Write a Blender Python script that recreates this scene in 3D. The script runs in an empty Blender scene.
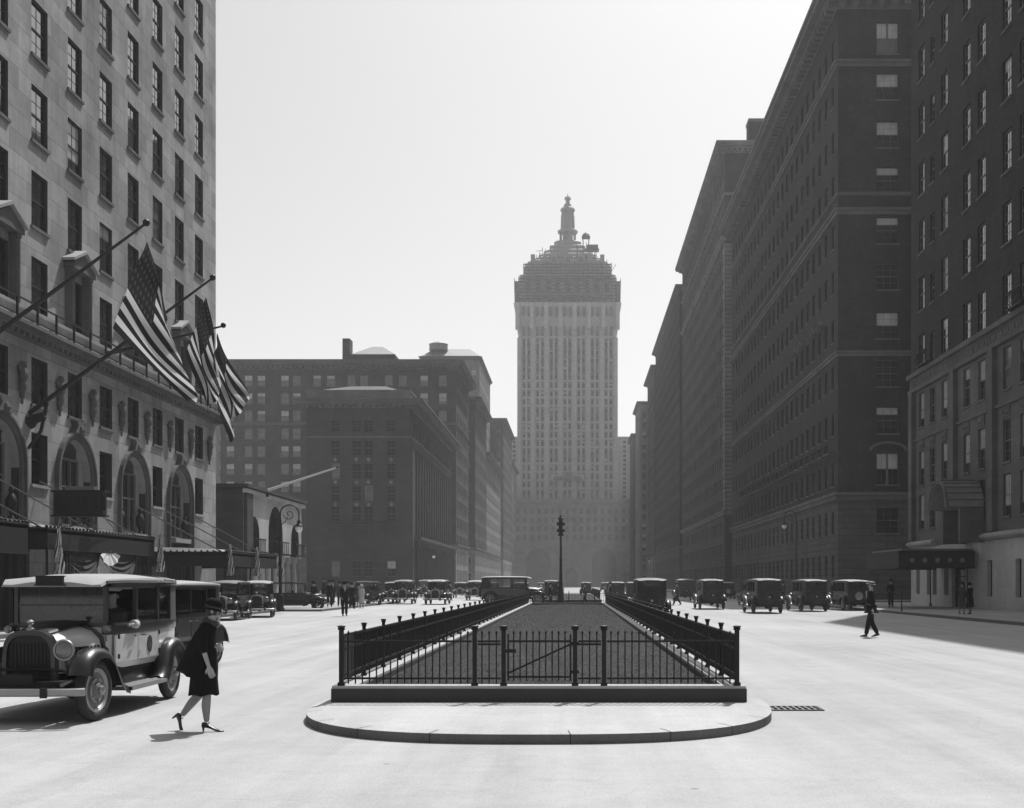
import bpy, bmesh, math, random
from math import radians as R, sin, cos, pi, sqrt
from mathutils import Vector, Matrix
random.seed(7)
S = bpy.context.scene
# ------------------------------------------------------------------ camera, sky, sun, exposure
H = 1.72
camd = bpy.data.cameras.new('camera'); cam = bpy.data.objects.new('camera', camd)
S.collection.objects.link(cam); S.camera = cam
cam.location = (0, 0, H); cam.rotation_euler = (R(90), 0, 0)
camd.sensor_width = 36.0; camd.lens = 36.0*1200/1024
camd.shift_x = -62/1024; camd.shift_y = 179/1024
camd.clip_start = 0.1; camd.clip_end = 6000
SUN_EL, SUN_AZ = R(58), R(21)          # azimuth measured from +Y towards +X
W = bpy.data.worlds.new("World"); S.world = W; W.use_nodes = True
nt = W.node_tree; nt.nodes.clear()
sky = nt.nodes.new('ShaderNodeTexSky'); sky.sky_type = 'NISHITA'; sky.sun_disc = False
sky.sun_elevation = SUN_EL; sky.sun_rotation = SUN_AZ
sky.air_density = 1.0; sky.dust_density = 2.6; sky.ozone_density = 1.0
bw = nt.nodes.new('ShaderNodeRGBToBW'); bg = nt.nodes.new('ShaderNodeBackground'); wo = nt.nodes.new('ShaderNodeOutputWorld')
nt.links.new(sky.outputs[0], bw.inputs[0]); nt.links.new(bw.outputs[0], bg.inputs[0]); nt.links.new(bg.outputs[0], wo.inputs[0])
bg.inputs[1].default_value = 0.138
sd = bpy.data.lights.new('sun', 'SUN'); sd.energy = 4.8; sd.angle = R(0.55); sd.color = (1, 1, 1)
sun = bpy.data.objects.new('sun', sd); S.collection.objects.link(sun)
sv = Vector((sin(SUN_AZ)*cos(SUN_EL), cos(SUN_AZ)*cos(SUN_EL), sin(SUN_EL)))
sun.rotation_euler = sv.to_track_quat('Z', 'Y').to_euler(); sun.location = (60, 100, 200)
S.view_settings.view_transform = 'Standard'; S.view_settings.look = 'None'
S.view_settings.exposure = 0.18; S.view_settings.gamma = 1.0
try: S.view_settings.use_curve_mapping = False
except Exception: pass
S.cycles.max_bounces = 6; S.cycles.diffuse_bounces = 3; S.cycles.glossy_bounces = 3
S.cycles.transparent_max_bounces = 12; S.cycles.volume_bounces = 1
S.cycles.use_denoising = True
HAZE_DENSITY = 0.00036; HAZE_ALB = .85; HAZE_ANI = .3

# ------------------------------------------------------------------ materials
MATS = {}
def _base(name):
    m = bpy.data.materials.new(name); m.use_nodes = True
    MATS[name] = m
    t = m.node_tree; b = t.nodes['Principled BSDF']
    return m, t, b
def g(v): return (v, v, v, 1)
def _noise(t, scale, detail=4, vec=None, rough=0.6):
    n = t.nodes.new('ShaderNodeTexNoise'); n.inputs['Scale'].default_value = scale
    n.inputs['Detail'].default_value = detail; n.inputs['Roughness'].default_value = rough
    if vec: t.links.new(vec, n.inputs['Vector'])
    return n
def _coords(t, kind='Object'):
    tc = t.nodes.new('ShaderNodeTexCoord'); return tc.outputs[kind]
def _geo(t):
    gn = t.nodes.new('ShaderNodeNewGeometry'); return gn.outputs['Position']
def _math(t, op, a, b=None, clamp=False):
    n = t.nodes.new('ShaderNodeMath'); n.operation = op; n.use_clamp = clamp
    for i, x in enumerate((a, b)):
        if x is None: continue
        if isinstance(x, (int, float)): n.inputs[i].default_value = x
        else: t.links.new(x, n.inputs[i])
    return n.outputs[0]
def _map(t, v, a0, a1, b0, b1):
    n = t.nodes.new('ShaderNodeMapRange'); t.links.new(v, n.inputs[0])
    for i, x in enumerate((a0, a1, b0, b1)): n.inputs[i+1].default_value = x
    return n.outputs[0]
def _bump(t, b, h, strength, dist=0.02):
    n = t.nodes.new('ShaderNodeBump'); n.inputs['Strength'].default_value = strength; n.inputs['Distance'].default_value = dist
    t.links.new(h, n.inputs['Height']); t.links.new(n.outputs[0], b.inputs['Normal'])
def paint(name, v, rough=0.5, metal=0.0, var=0.15, scale=3.0, bump=0.0, coat=0.0, spec=0.5):
    m, t, b = _base(name)
    b.inputs['Roughness'].default_value = rough; b.inputs['Metallic'].default_value = metal
    b.inputs['Specular IOR Level'].default_value = spec
    b.inputs['Coat Weight'].default_value = coat; b.inputs['Coat Roughness'].default_value = 0.08
    n = _noise(t, scale, 5, _coords(t))
    f = _map(t, n.outputs[0], 0.25, 0.75, v*(1-var), v*(1+var))
    t.links.new(f, b.inputs['Base Color'])
    r = _map(t, n.outputs[0], 0.25, 0.75, max(0, rough-0.06), min(1, rough+0.08)); t.links.new(r, b.inputs['Roughness'])
    if bump: _bump(t, b, _noise(t, scale*8, 4, _coords(t)).outputs[0], bump)
    return m
def wallmat(name, v, bw_, bh_, mortar=0.6, var=0.12, msize=0.02, stain=0.25, rough=0.9, bump=0.4, bright=0.0):
    """masonry: courses of blocks / bricks laid along the wall (world position), with stains and joints"""
    m, t, b = _base(name); b.inputs['Roughness'].default_value = rough; b.inputs['Specular IOR Level'].default_value = 0.25
    p = _geo(t); sx = t.nodes.new('ShaderNodeSeparateXYZ'); t.links.new(p, sx.inputs[0])
    u = _math(t, 'ADD', sx.outputs[0], sx.outputs[1]); cb = t.nodes.new('ShaderNodeCombineXYZ')
    t.links.new(u, cb.inputs[0]); t.links.new(sx.outputs[2], cb.inputs[1])
    br = t.nodes.new('ShaderNodeTexBrick'); t.links.new(cb.outputs[0], br.inputs['Vector'])
    br.inputs['Scale'].default_value = 1.0; br.inputs['Brick Width'].default_value = bw_; br.inputs['Row Height'].default_value = bh_
    br.inputs['Mortar Size'].default_value = msize; br.inputs['Mortar Smooth'].default_value = 0.3
    br.inputs['Color1'].default_value = g(v*(1-var)); br.inputs['Color2'].default_value = g(v*(1+var))
    br.inputs['Mortar'].default_value = g(v*mortar)
    n1 = _noise(t, 0.25, 6, p, 0.65); n2 = _noise(t, 3.0, 5, p)
    mp = t.nodes.new('ShaderNodeMapping'); mp.inputs['Scale'].default_value = (1.2, 1.2, 0.08); t.links.new(p, mp.inputs[0])
    n3 = _noise(t, 1.0, 4, mp.outputs[0])
    s = _math(t, 'MULTIPLY', _map(t, n1.outputs[0], .3, .7, 1-stain, 1+stain*.6), _map(t, n2.outputs[0], .3, .7, .92, 1.08))
    s = _math(t, 'MULTIPLY', s, _map(t, n3.outputs[0], .3, .75, 1.06, 1-stain*.5))
    mx = t.nodes.new('ShaderNodeMix'); mx.data_type = 'RGBA'; mx.blend_type = 'MULTIPLY'; mx.inputs[0].default_value = 1
    t.links.new(br.outputs['Color'], mx.inputs[6]); t.links.new(s, mx.inputs[7]); t.links.new(mx.outputs[2], b.inputs['Base Color'])
    h = _math(t, 'SUBTRACT', _math(t, 'MULTIPLY', n2.outputs[0], .35), br.outputs['Fac'])
    _bump(t, b, h, bump, 0.02)
    return m
def glassmat(name, v, ior=1.9, rough=0.04, var=0.3):
    m, t, b = _base(name); b.inputs['IOR'].default_value = ior; b.inputs['Roughness'].default_value = rough
    n = _noise(t, 0.9, 2, _geo(t)); t.links.new(_map(t, n.outputs[0], .3, .7, v*(1-var), v*(1+var)), b.inputs['Base Color'])
    n2 = _noise(t, 0.7, 2, _geo(t)); _bump(t, b, n2.outputs[0], 0.04, 0.03)
    return m
def ground(name, v, kind):
    m, t, b = _base(name); b.inputs['Roughness'].default_value = 0.92; b.inputs['Specular IOR Level'].default_value = 0.2
    p = _geo(t)
    n1 = _noise(t, 0.12, 6, p, .6); n2 = _noise(t, 1.3, 6, p, .65); n3 = _noise(t, 40, 3, p); n4 = _noise(t, 4.5, 8, p, .8)
    mp = t.nodes.new('ShaderNodeMapping'); mp.inputs['Scale'].default_value = (1.4, 0.05, 1); t.links.new(p, mp.inputs[0])
    tr = _noise(t, 1.0, 4, mp.outputs[0])
    f = _math(t, 'MULTIPLY', _map(t, n1.outputs[0], .3, .7, .86, 1.08), _map(t, n2.outputs[0], .3, .7, .94, 1.05))
    f = _math(t, 'MULTIPLY', f, _map(t, n3.outputs[0], .3, .7, .86, 1.12))
    f = _math(t, 'MULTIPLY', f, _map(t, n4.outputs[0], .3, .7, .92, 1.06))
    f = _math(t, 'MULTIPLY', f, _map(t, tr.outputs[0], .35, .7, 1.05, .86))
    vo = t.nodes.new('ShaderNodeTexVoronoi'); vo.inputs['Scale'].default_value = 1.1; t.links.new(p, vo.inputs['Vector'])
    if kind == 'road':      # small dark drips and tar specks, hairline cracks and fine grit
        n5 = _noise(t, 140, 2, p); f = _math(t, 'MULTIPLY', f, _map(t, n5.outputs[0], .3, .7, .88, 1.12))
        vc = t.nodes.new('ShaderNodeTexVoronoi'); vc.feature = 'DISTANCE_TO_EDGE'; vc.inputs['Scale'].default_value = .16
        wv = t.nodes.new('ShaderNodeVectorMath'); wv.operation = 'ADD'; t.links.new(p, wv.inputs[0]); t.links.new(n2.outputs['Color'], wv.inputs[1]); t.links.new(wv.outputs[0], vc.inputs['Vector'])
        f = _math(t, 'MULTIPLY', f, _map(t, vc.outputs['Distance'], .0, .006, .93, 1.0))
        f = _math(t, 'MULTIPLY', f, _map(t, vo.outputs['Distance'], .02, .05, .5, 1.0))
    b_ = _math(t, 'MULTIPLY', f, v)
    if kind == 'slab':
        sx = t.nodes.new('ShaderNodeSeparateXYZ'); t.links.new(p, sx.inputs[0]); cb = t.nodes.new('ShaderNodeCombineXYZ')
        t.links.new(sx.outputs[0], cb.inputs[0]); t.links.new(sx.outputs[1], cb.inputs[1])
        br = t.nodes.new('ShaderNodeTexBrick'); br.inputs['Scale'].default_value = 1; br.offset = 0
        br.inputs['Brick Width'].default_value = 1.5; br.inputs['Row Height'].default_value = 1.5; br.inputs['Mortar Size'].default_value = .012
        br.inputs['Color1'].default_value = g(.95); br.inputs['Color2'].default_value = g(1.04); br.inputs['Mortar'].default_value = g(.6)
        t.links.new(cb.outputs[0], br.inputs['Vector']); b_ = _math(t, 'MULTIPLY', b_, br.outputs['Color'])
    t.links.new(b_, b.inputs['Base Color'])
    _bump(t, b, _math(t, 'ADD', n3.outputs[0], n2.outputs[0]), .35, .01)
    return m
ground('road_surface', .40, 'road'); ground('slab_surface', .34, 'slab'); ground('apron_concrete', .44, 'plain')
ground('kerb_stone', .13, 'plain'); ground('soil', .05, 'plain')
wallmat('limestone', .29, 1.5, .85, .5, .2, .014, .40); wallmat('jamb_shade', .05, 2.2, .6, .8, .08, .01, .3)  # last one: limestone reveals with their shade put into the colour
wallmat('limestone_smooth', .30, 3.0, 1.2, .8, .05, .008, .2)
wallmat('limestone_dirty', .20, 2.2, .6, .7, .10, .01, .35)
wallmat('marble', .42, 1.4, 1.5, .7, .1, .01, .2, rough=.6)
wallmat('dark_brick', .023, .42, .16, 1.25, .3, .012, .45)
wallmat('brown_brick', .06, .5, .18, 1.2, .2, .012, .3)
wallmat('grey_brick', .05, .5, .18, 1.15, .2, .012, .4)
wallmat('brown_stone', .05, 1.3, .55, .62, .12, .02, .25)
wallmat('dark_trim', .11, 2.4, .5, .8, .08, .008, .3)
wallmat('rusticated', .075, 1.6, .62, .35, .1, .035, .25, bump=.9)
wallmat('pale_brick', .20, .6, .2, .9, .12, .012, .2)
wallmat('tower_stone', .36, 1.6, .8, .8, .08, .01, .15)
wallmat('roofing', .12, 1.2, 1.2, .8, .1, .01, .3)
glassmat('window_glass', .006, 1.9); glassmat('bright_glass', .008, 2.9); glassmat('far_glass', .008, 1.2, .2)
glassmat('blind_sky_glass', .40, 1.5, .15, .15); glassmat('curtain_glass', .10, 1.6, .12, .4)  # pale blinds; on the corner block they stand in for reflected sky
paint('sash_paint', .10, .5); paint('sash_pale', .35, .5); paint('iron', .014, .6, .0, .3, 8, spec=.3); paint('iron_black', .007, .5, .0, .3, 8, spec=.3)
paint('wall_coping', .36, .85, bump=.3); paint('dark_granite', .035, .7, bump=.4)
paint('bronze', .014, .6, .1, .3, 6, .3, spec=.25); paint('copper_dark', .20, .6, .1, .25, 1.5); paint('steel_grey', .16, .6, .3)
paint('car_black', .006, .4, 0, .2, 5, coat=.15, spec=.3); paint('car_dark', .012, .35, 0, .2, 5, coat=.35)
paint('car_pale', .48, .32, 0, .08, 2, coat=.5); paint('roof_fabric', .30, .75, 0, .12, 6, .15); paint('roof_dark', .06, .7, 0, .2, 6, .2)
paint('roof_mid', .12, .6, 0, .15, 6, .15)
paint('tyre_rubber', .022, .85, 0, .35, 12, .2); paint('wheel_pale', .30, .45, .2); paint('chrome', .55, .16, 1.0, .05); paint('nickel_dull', .28, .38, .8, .1)
paint('radiator_core', .015, .6, .3); paint('seat_leather', .04, .6); paint('lens', .13, .12, .1, .1, coat=1)
paint('under_black', .01, .9); paint('plate_paint', .30, .5); paint('stucco_white', .6, .8)
paint('skin', .30, .6, 0, .06, 9); paint('stocking', .20, .55, 0, .06, 9); paint('wool_black', .006, .95, 0, .25, 20, .2, spec=.2)
paint('wool_grey', .05, .95, 0, .2, 20, .2, spec=.2); paint('cloth_pale', .42, .9, 0, .08, 12, .15); paint('straw', .45, .85, 0, .1, 25, .3)
paint('hair_dark', .02, .6, 0, .3, 40, .3); paint('shoe_leather', .015, .3); paint('felt_black', .008, .9, 0, .2, 20, spec=.1)
paint('white_cloth', .55, .9, 0, .08, 6, .1); paint('canvas_dark', .022, .9, 0, .25, 3, .2); paint('lettering', .03, .6)
paint('milk_glass', .7, .15); paint('water_tank_wood', .2, .85, 0, .2, 4, .3); paint('eye_dark', .02, .2); paint('rod_iron', .12, .5, .5)
paint('lip', .12, .5)

# window of a car: see-through with a sheen
m, t, b = _base('car_glass')
tb = t.nodes.new('ShaderNodeBsdfTransparent'); tb.inputs[0].default_value = g(.75)
gb = t.nodes.new('ShaderNodeBsdfGlossy'); gb.inputs['Roughness'].default_value = .03
fr = t.nodes.new('ShaderNodeFresnel'); fr.inputs[0].default_value = 1.6; mx = t.nodes.new('ShaderNodeMixShader')
t.links.new(fr.outputs[0], mx.inputs[0]); t.links.new(tb.outputs[0], mx.inputs[1]); t.links.new(gb.outputs[0], mx.inputs[2])
t.links.new(mx.outputs[0], t.nodes['Material Output'].inputs[0])
# striped cloth with a starred corner, laid out on the flag's own UVs
m, t, b = _base('flag_cloth')
uv = t.nodes.new('ShaderNodeTexCoord').outputs['UV']; sx = t.nodes.new('ShaderNodeSeparateXYZ'); t.links.new(uv, sx.inputs[0])
st = _math(t, 'MODULO', _math(t, 'FLOOR', _math(t, 'MULTIPLY', sx.outputs[1], 13.0)), 2.0)
inC = _math(t, 'MULTIPLY', _math(t, 'LESS_THAN', sx.outputs[0], .42), _math(t, 'LESS_THAN', sx.outputs[1], 7/13))
cu = _math(t, 'SUBTRACT', _math(t, 'FRACT', _math(t, 'MULTIPLY', sx.outputs[0], 8/.42)), .5)
cv = _math(t, 'SUBTRACT', _math(t, 'FRACT', _math(t, 'MULTIPLY', sx.outputs[1], 6*13/7)), .5)
dd = _math(t, 'SQRT', _math(t, 'ADD', _math(t, 'MULTIPLY', cu, cu), _math(t, 'MULTIPLY', cv, cv)))
star = _math(t, 'LESS_THAN', dd, .26)
can = _map(t, star, 0, 1, .022, .06); strp = _map(t, st, 0, 1, .02, .6)
mx = t.nodes.new('ShaderNodeMix'); mx.data_type = 'FLOAT'; t.links.new(inC, mx.inputs[0]); t.links.new(strp, mx.inputs[2]); t.links.new(can, mx.inputs[3])
t.links.new(mx.outputs[0], b.inputs['Base Color']); b.inputs['Roughness'].default_value = .9; b.inputs['Specular IOR Level'].default_value = .15
trn = t.nodes.new('ShaderNodeBsdfTranslucent'); t.links.new(mx.outputs[0], trn.inputs[0]); ms = t.nodes.new('ShaderNodeMixShader'); ms.inputs[0].default_value = .3
t.links.new(b.outputs[0], ms.inputs[1]); t.links.new(trn.outputs[0], ms.inputs[2]); t.links.new(ms.outputs[0], t.nodes['Material Output'].inputs[0])
# planted bed
m, t, b = _base('turf'); b.inputs['Roughness'].default_value = .95; b.inputs['Specular IOR Level'].default_value = .1
n = _noise(t, 2.2, 6, _geo(t)); n2 = _noise(t, 30, 4, _geo(t))
t.links.new(_math(t, 'MULTIPLY', _map(t, n.outputs[0], .3, .7, .035, .06), _map(t, n2.outputs[0], .3, .7, .8, 1.25)), b.inputs['Base Color'])
_bump(t, b, n2.outputs[0], .5, .012)

# ------------------------------------------------------------------ mesh helpers
class MB:
    def __init__(s, mats):
        s.v = []; s.f = []; s.m = []; s.mats = mats if isinstance(mats, (list, tuple)) else [mats]; s.uv = None
    def add(s, vs, fs, mi=0, M=None):
        o = len(s.v)
        s.v += [tuple(M @ Vector(p)) for p in vs] if M is not None else [tuple(p) for p in vs]
        for f in fs: s.f.append(tuple(i+o for i in f)); s.m.append(mi)
        return s
    def box(s, x0, x1, y0, y1, z0, z1, mi=0, M=None):
        if x0 > x1: x0, x1 = x1, x0
        if y0 > y1: y0, y1 = y1, y0
        if z0 > z1: z0, z1 = z1, z0
        return s.add([(x0,y0,z0),(x1,y0,z0),(x1,y1,z0),(x0,y1,z0),(x0,y0,z1),(x1,y0,z1),(x1,y1,z1),(x0,y1,z1)],
              [(0,3,2,1),(4,5,6,7),(0,1,5,4),(1,2,6,5),(2,3,7,6),(3,0,4,7)], mi, M)
    def loft(s, rings, mi=0, closed=True, cap=True, M=None):
        n = len(rings[0]); vs = [p for r in rings for p in r]; fs = []
        for a in range(len(rings)-1):
            for i in range(n if closed else n-1):
                j = (i+1) % n
                fs.append((a*n+i, a*n+j, (a+1)*n+j, (a+1)*n+i))
        if cap and closed:
            fs.append(tuple(range(n-1, -1, -1))); fs.append(tuple((len(rings)-1)*n+i for i in range(n)))
        return s.add(vs, fs, mi, M)
    def tube(s, pts, r, n=8, mi=0, cap=True, M=None):
        pts = [Vector(p) for p in pts]; rs = r if isinstance(r, (list, tuple)) else [r]*len(pts)
        d0 = (pts[1]-pts[0]).normalized(); up = Vector((0,0,1)) if abs(d0.z) < .9 else Vector((1,0,0))
        a = d0.cross(up).normalized(); rings = []
        for i, p in enumerate(pts):
            d = (pts[min(i+1, len(pts)-1)]-pts[max(i-1, 0)]).normalized()
            a = (a - d*a.dot(d)).normalized(); b = d.cross(a)
            rings.append([p + (a*cos(2*pi*k/n)+b*sin(2*pi*k/n))*rs[i] for k in range(n)])
        return s.loft(rings, mi, True, cap, M)
    def lathe(s, prof, n=16, mi=0, M=None, cap=True):
        return s.loft([[(r*cos(2*pi*k/n), r*sin(2*pi*k/n), z) for k in range(n)] for r, z in prof], mi, True, cap, M)
    def torus(s, R0, r, n=24, k=8, mi=0, M=None, sq=1.0):
        vs = []; fs = []
        for i in range(n):
            a = 2*pi*i/n
            for j in range(k):
                b = 2*pi*j/k; rr = R0+r*cos(b); vs.append((rr*cos(a), rr*sin(a), r*sq*sin(b)))
        for i in range(n):
            for j in range(k):
                fs.append((i*k+j, ((i+1)%n)*k+j, ((i+1)%n)*k+(j+1)%k, i*k+(j+1)%k))
        return s.add(vs, fs, mi, M)
    def ball(s, c, rx, ry=None, rz=None, n=12, mi=0, M=None):
        ry = ry or rx; rz = rz or rx; h = n//2
        rings = [[(c[0]+rx*sin(pi*a/h)*cos(2*pi*k/n), c[1]+ry*sin(pi*a/h)*sin(2*pi*k/n), c[2]-rz*cos(pi*a/h)) for k in range(n)] for a in range(h+1)]
        rings[0] = [(c[0]+.01*rx*cos(2*pi*k/n), c[1]+.01*ry*sin(2*pi*k/n), c[2]-rz) for k in range(n)]
        rings[-1] = [(c[0]+.01*rx*cos(2*pi*k/n), c[1]+.01*ry*sin(2*pi*k/n), c[2]+rz) for k in range(n)]
        return s.loft(rings, mi, True, True, M)
    def prism(s, poly, h0, h1, axis='z', mi=0, M=None):
        def P(a, b, h): return {'z': (a,b,h), 'x': (h,a,b), 'y': (a,h,b)}[axis]
        return s.loft([[P(a,b,h0) for a,b in poly], [P(a,b,h1) for a,b in poly]], mi, True, True, M)
    def mesh(s, name, smooth=False, off=(0,0,0)):
        me = bpy.data.meshes.new(name)
        vs = [(v[0]-off[0], v[1]-off[1], v[2]-off[2]) for v in s.v]
        me.from_pydata(vs, [], s.f)
        for m in s.mats: me.materials.append(MATS[m])
        me.polygons.foreach_set('material_index', s.m)
        bm = bmesh.new(); bm.from_mesh(me); bmesh.ops.recalc_face_normals(bm, faces=bm.faces) if smooth is not None else None
        bm.to_mesh(me); bm.free()
        if smooth:
            me.polygons.foreach_set('use_smooth', [True]*len(me.polygons)); me.set_sharp_from_angle(angle=R(38))
        me.update(); return me
    def build(s, name, parent=None, smooth=False, world=False, bevel=0, **tags):
        off = tuple(parent.location) if (parent is not None and world) else (0,0,0)
        o = bpy.data.objects.new(name, s.mesh(name, smooth, off)); S.collection.objects.link(o)
        if parent is not None: o.parent = parent
        if bevel:
            bv = o.modifiers.new('bevel', 'BEVEL'); bv.width = bevel; bv.segments = 2; bv.limit_method = 'ANGLE'
        tag(o, **tags); return o
def tag(o, label=None, cat=None, group=None, kind=None):
    if label: o['label'] = label
    if cat: o['category'] = cat
    if group: o['group'] = group
    if kind: o['kind'] = kind
    return o
def empty(name, loc, rz=0, **tags):
    o = bpy.data.objects.new(name, None); S.collection.objects.link(o)
    o.location = loc; o.rotation_euler = (0,0,rz); o.empty_display_size = .3
    return tag(o, **tags)
def inst(name, me, parent, loc, rz=0, **tags):
    o = bpy.data.objects.new(name, me); S.collection.objects.link(o); o.parent = parent
    o.location = loc; o.rotation_euler = (0,0,rz); return tag(o, **tags)
def kids(o, idx):
    return idx.get(o.name, [])
def copy_tree(root, loc, rz=None, label=None, group=None):
    def cp(o, par):
        c = o.copy(); S.collection.objects.link(c)
        if par is not None: c.parent = par
        for ch in o.children: cp(ch, c)
        return c
    c = cp(root, None); c.location = loc
    if rz is not None: c.rotation_euler = (0,0,rz)
    return tag(c, label, None, group)
def TX(x=0, y=0, z=0, rx=0, ry=0, rz=0): return Matrix.Translation((x,y,z)) @ Matrix.Rotation(rz,4,'Z') @ Matrix.Rotation(ry,4,'Y') @ Matrix.Rotation(rx,4,'X')
# ------------------------------------------------------------------ the setting
def sheet(mb, x0, x1, y0, y1, z, n=1):
    return mb.add([(x0,y0,z),(x1,y0,z),(x1,y1,z),(x0,y1,z)], [(0,1,2,3)])
sheet(MB('road_surface'), -700, 700, -120, 1400, 0).build('road', kind='structure')
def slab(name, x0, x1, y0, y1, z=.13):
    b = MB(['slab_surface', 'kerb_stone'])
    b.box(x0, x1, y0, y1, -.02, z-.004, 1)
    k = .22
    sheet(b, x0+k, x1-k, y0+k, y1-k, z)
    return b.build(name, kind='structure')
slab('sidewalk', -60, -17.6, -30, 72); slab('sidewalk', -60, -15.2, 72.3, 104)
slab('sidewalk', -60, -18, 154, 222); slab('sidewalk', -60, -18, 236, 470)
slab('sidewalk', 18, 70, -30, 90); slab('sidewalk', 18, 90, 107, 198); slab('sidewalk', 18, 70, 213, 470)
slab('sidewalk', -90, 90, 485, 540)

# ------------------------------------------------------------------ buildings
DIRS = {'N': ((1,0),(0,-1),0.0), 'E': ((0,1),(1,0),pi/2), 'W': ((0,-1),(-1,0),-pi/2)}   # N looks at the camera, E faces +X, W faces -X
def facade(mb, org, d, L, z0, z1, ops, depth, mi=0, mr=None):
    """wall plane with real openings and reveals; ops = (u0,u1,za,zb)"""
    (ux,uy),(nx,ny),_ = DIRS[d]; mr = mi if mr is None else mr
    P = lambda u,z,q=0: (org[0]+ux*u-nx*q, org[1]+uy*u-ny*q, z)
    ops = [o for o in ops if o[2] >= z0-1e-6 and o[3] <= z1+1e-6 and o[0] >= 0 and o[1] <= L]
    rd = lambda x: round(x, 4)
    us = sorted({0.0, rd(L)} | {rd(o[0]) for o in ops} | {rd(o[1]) for o in ops})
    zs = sorted({rd(z0), rd(z1)} | {rd(o[2]) for o in ops} | {rd(o[3]) for o in ops})
    ui = {u:i for i,u in enumerate(us)}; zi = {z:i for i,z in enumerate(zs)}; hole = set()
    for o in ops:
        for i in range(ui[rd(o[0])], ui[rd(o[1])]):
            for j in range(zi[rd(o[2])], zi[rd(o[3])]): hole.add((i,j))
    for j in range(len(zs)-1):
        i = 0
        while i < len(us)-1:
            if (i,j) in hole: i += 1; continue
            k = i
            while k < len(us)-1 and (k,j) not in hole: k += 1
            mb.add([P(us[i],zs[j]),P(us[k],zs[j]),P(us[k],zs[j+1]),P(us[i],zs[j+1])], [(0,1,2,3)], mi); i = k
    for o in ops:
        a,b,c,e = o; D = depth
        mb.add([P(a,c),P(a,e),P(a,e,D),P(a,c,D)], [(0,1,2,3)], mr); mb.add([P(b,c),P(b,c,D),P(b,e,D),P(b,e)], [(0,1,2,3)], mr)
        mb.add([P(a,e),P(b,e),P(b,e,D),P(a,e,D)], [(0,1,2,3)], mr); mb.add([P(a,c),P(a,c,D),P(b,c,D),P(b,c)], [(0,1,2,3)], mr)
        mb.add([P(a,c,D),P(a,e,D),P(b,e,D),P(b,c,D)], [(0,3,2,1)], mr)
_wm = {}
def win_meshes(w, h, style):
    """frame mesh + list of pane meshes; outward is -Y, z from sill up, frame set back in the reveal"""
    key = (round(w,2), round(h,2), style)
    if key in _wm: return _wm[key]
    deep = style.get('deep', .3) if isinstance(style, dict) else .3
    return None
def window_kit(w, h, depth, cols=2, rows=2, sash='sash_paint', sill=True, glass='window_glass', sillmat='limestone_smooth', double=False, lite=False):
    key = (round(w,2), round(h,2), depth, cols, rows, sash, sill, glass, sillmat, double, lite)
    if key in _wm: return _wm[key]
    y = depth-.06; f = .06; yb = depth-.032
    fr = MB([sash, sillmat])
    x0, x1 = -w/2+.002, w/2-.002; z0 = .002; z1 = h-.002
    fr.box(x0, x0+f, y, depth-.01, z0, z1); fr.box(x1-f, x1, y, depth-.01, z0, z1)
    fr.box(x0+f, x1-f, y, depth-.01, z1-f, z1); fr.box(x0+f, x1-f, y, depth-.01, z0, z0+f)
    fr.box(x0+f, x1-f, y-.02, depth-.03, h/2-.035, h/2+.035)
    mt = .022 if not lite else .03
    spans = [(x0+f, x1-f)]
    if double:
        fr.box(-.1, .1, y-.02, depth-.01, z0+f, z1-f); spans = [(x0+f, -.1), (.1, x1-f)]
    for (a, c) in spans:
        for i in range(1, cols): xx = a+(c-a)*i/cols; fr.box(xx-mt/2, xx+mt/2, yb-.014, yb-.002, z0+f+.001, z1-f-.001)
        for half in (0, 1):
            for j in range(1, rows):
                zz = z0+f + (h/2-f)*(half + j/rows); fr.box(a+.001, c-.001, yb-.012, yb-.001, zz-mt/2, zz+mt/2)
    if sill: fr.box(-w/2-.08, w/2+.08, -.09, -.002, -.13, -.003, 1)
    fme = fr.mesh('window', False)
    panes = []
    yb = depth-.032
    for k, (frac, mat) in enumerate([(0, glass), (.5, 'blind_sky_glass'), (.28, 'blind_sky_glass'), (0, 'curtain_glass'), (.75, 'blind_sky_glass'), (0, glass)]):
        p = MB([glass, mat]); zc = h*(1-frac)
        if mat == glass or frac == 0:
            p.add([(x0+f,yb,z0+f),(x1-f,yb,z0+f),(x1-f,yb,z1-f),(x0+f,yb,z1-f)], [(0,1,2,3)], 1 if mat != glass else 0)
        else:
            p.add([(x0+f,yb,z0+f),(x1-f,yb,z0+f),(x1-f,yb,zc),(x0+f,yb,zc)], [(0,1,2,3)], 0)
            p.add([(x0+f,yb,zc),(x1-f,yb,zc),(x1-f,yb,z1-f),(x0+f,yb,z1-f)], [(0,1,2,3)], 1)
        panes.append(p.mesh('pane', None))
    _wm[key] = (fme, panes); return _wm[key]
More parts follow.
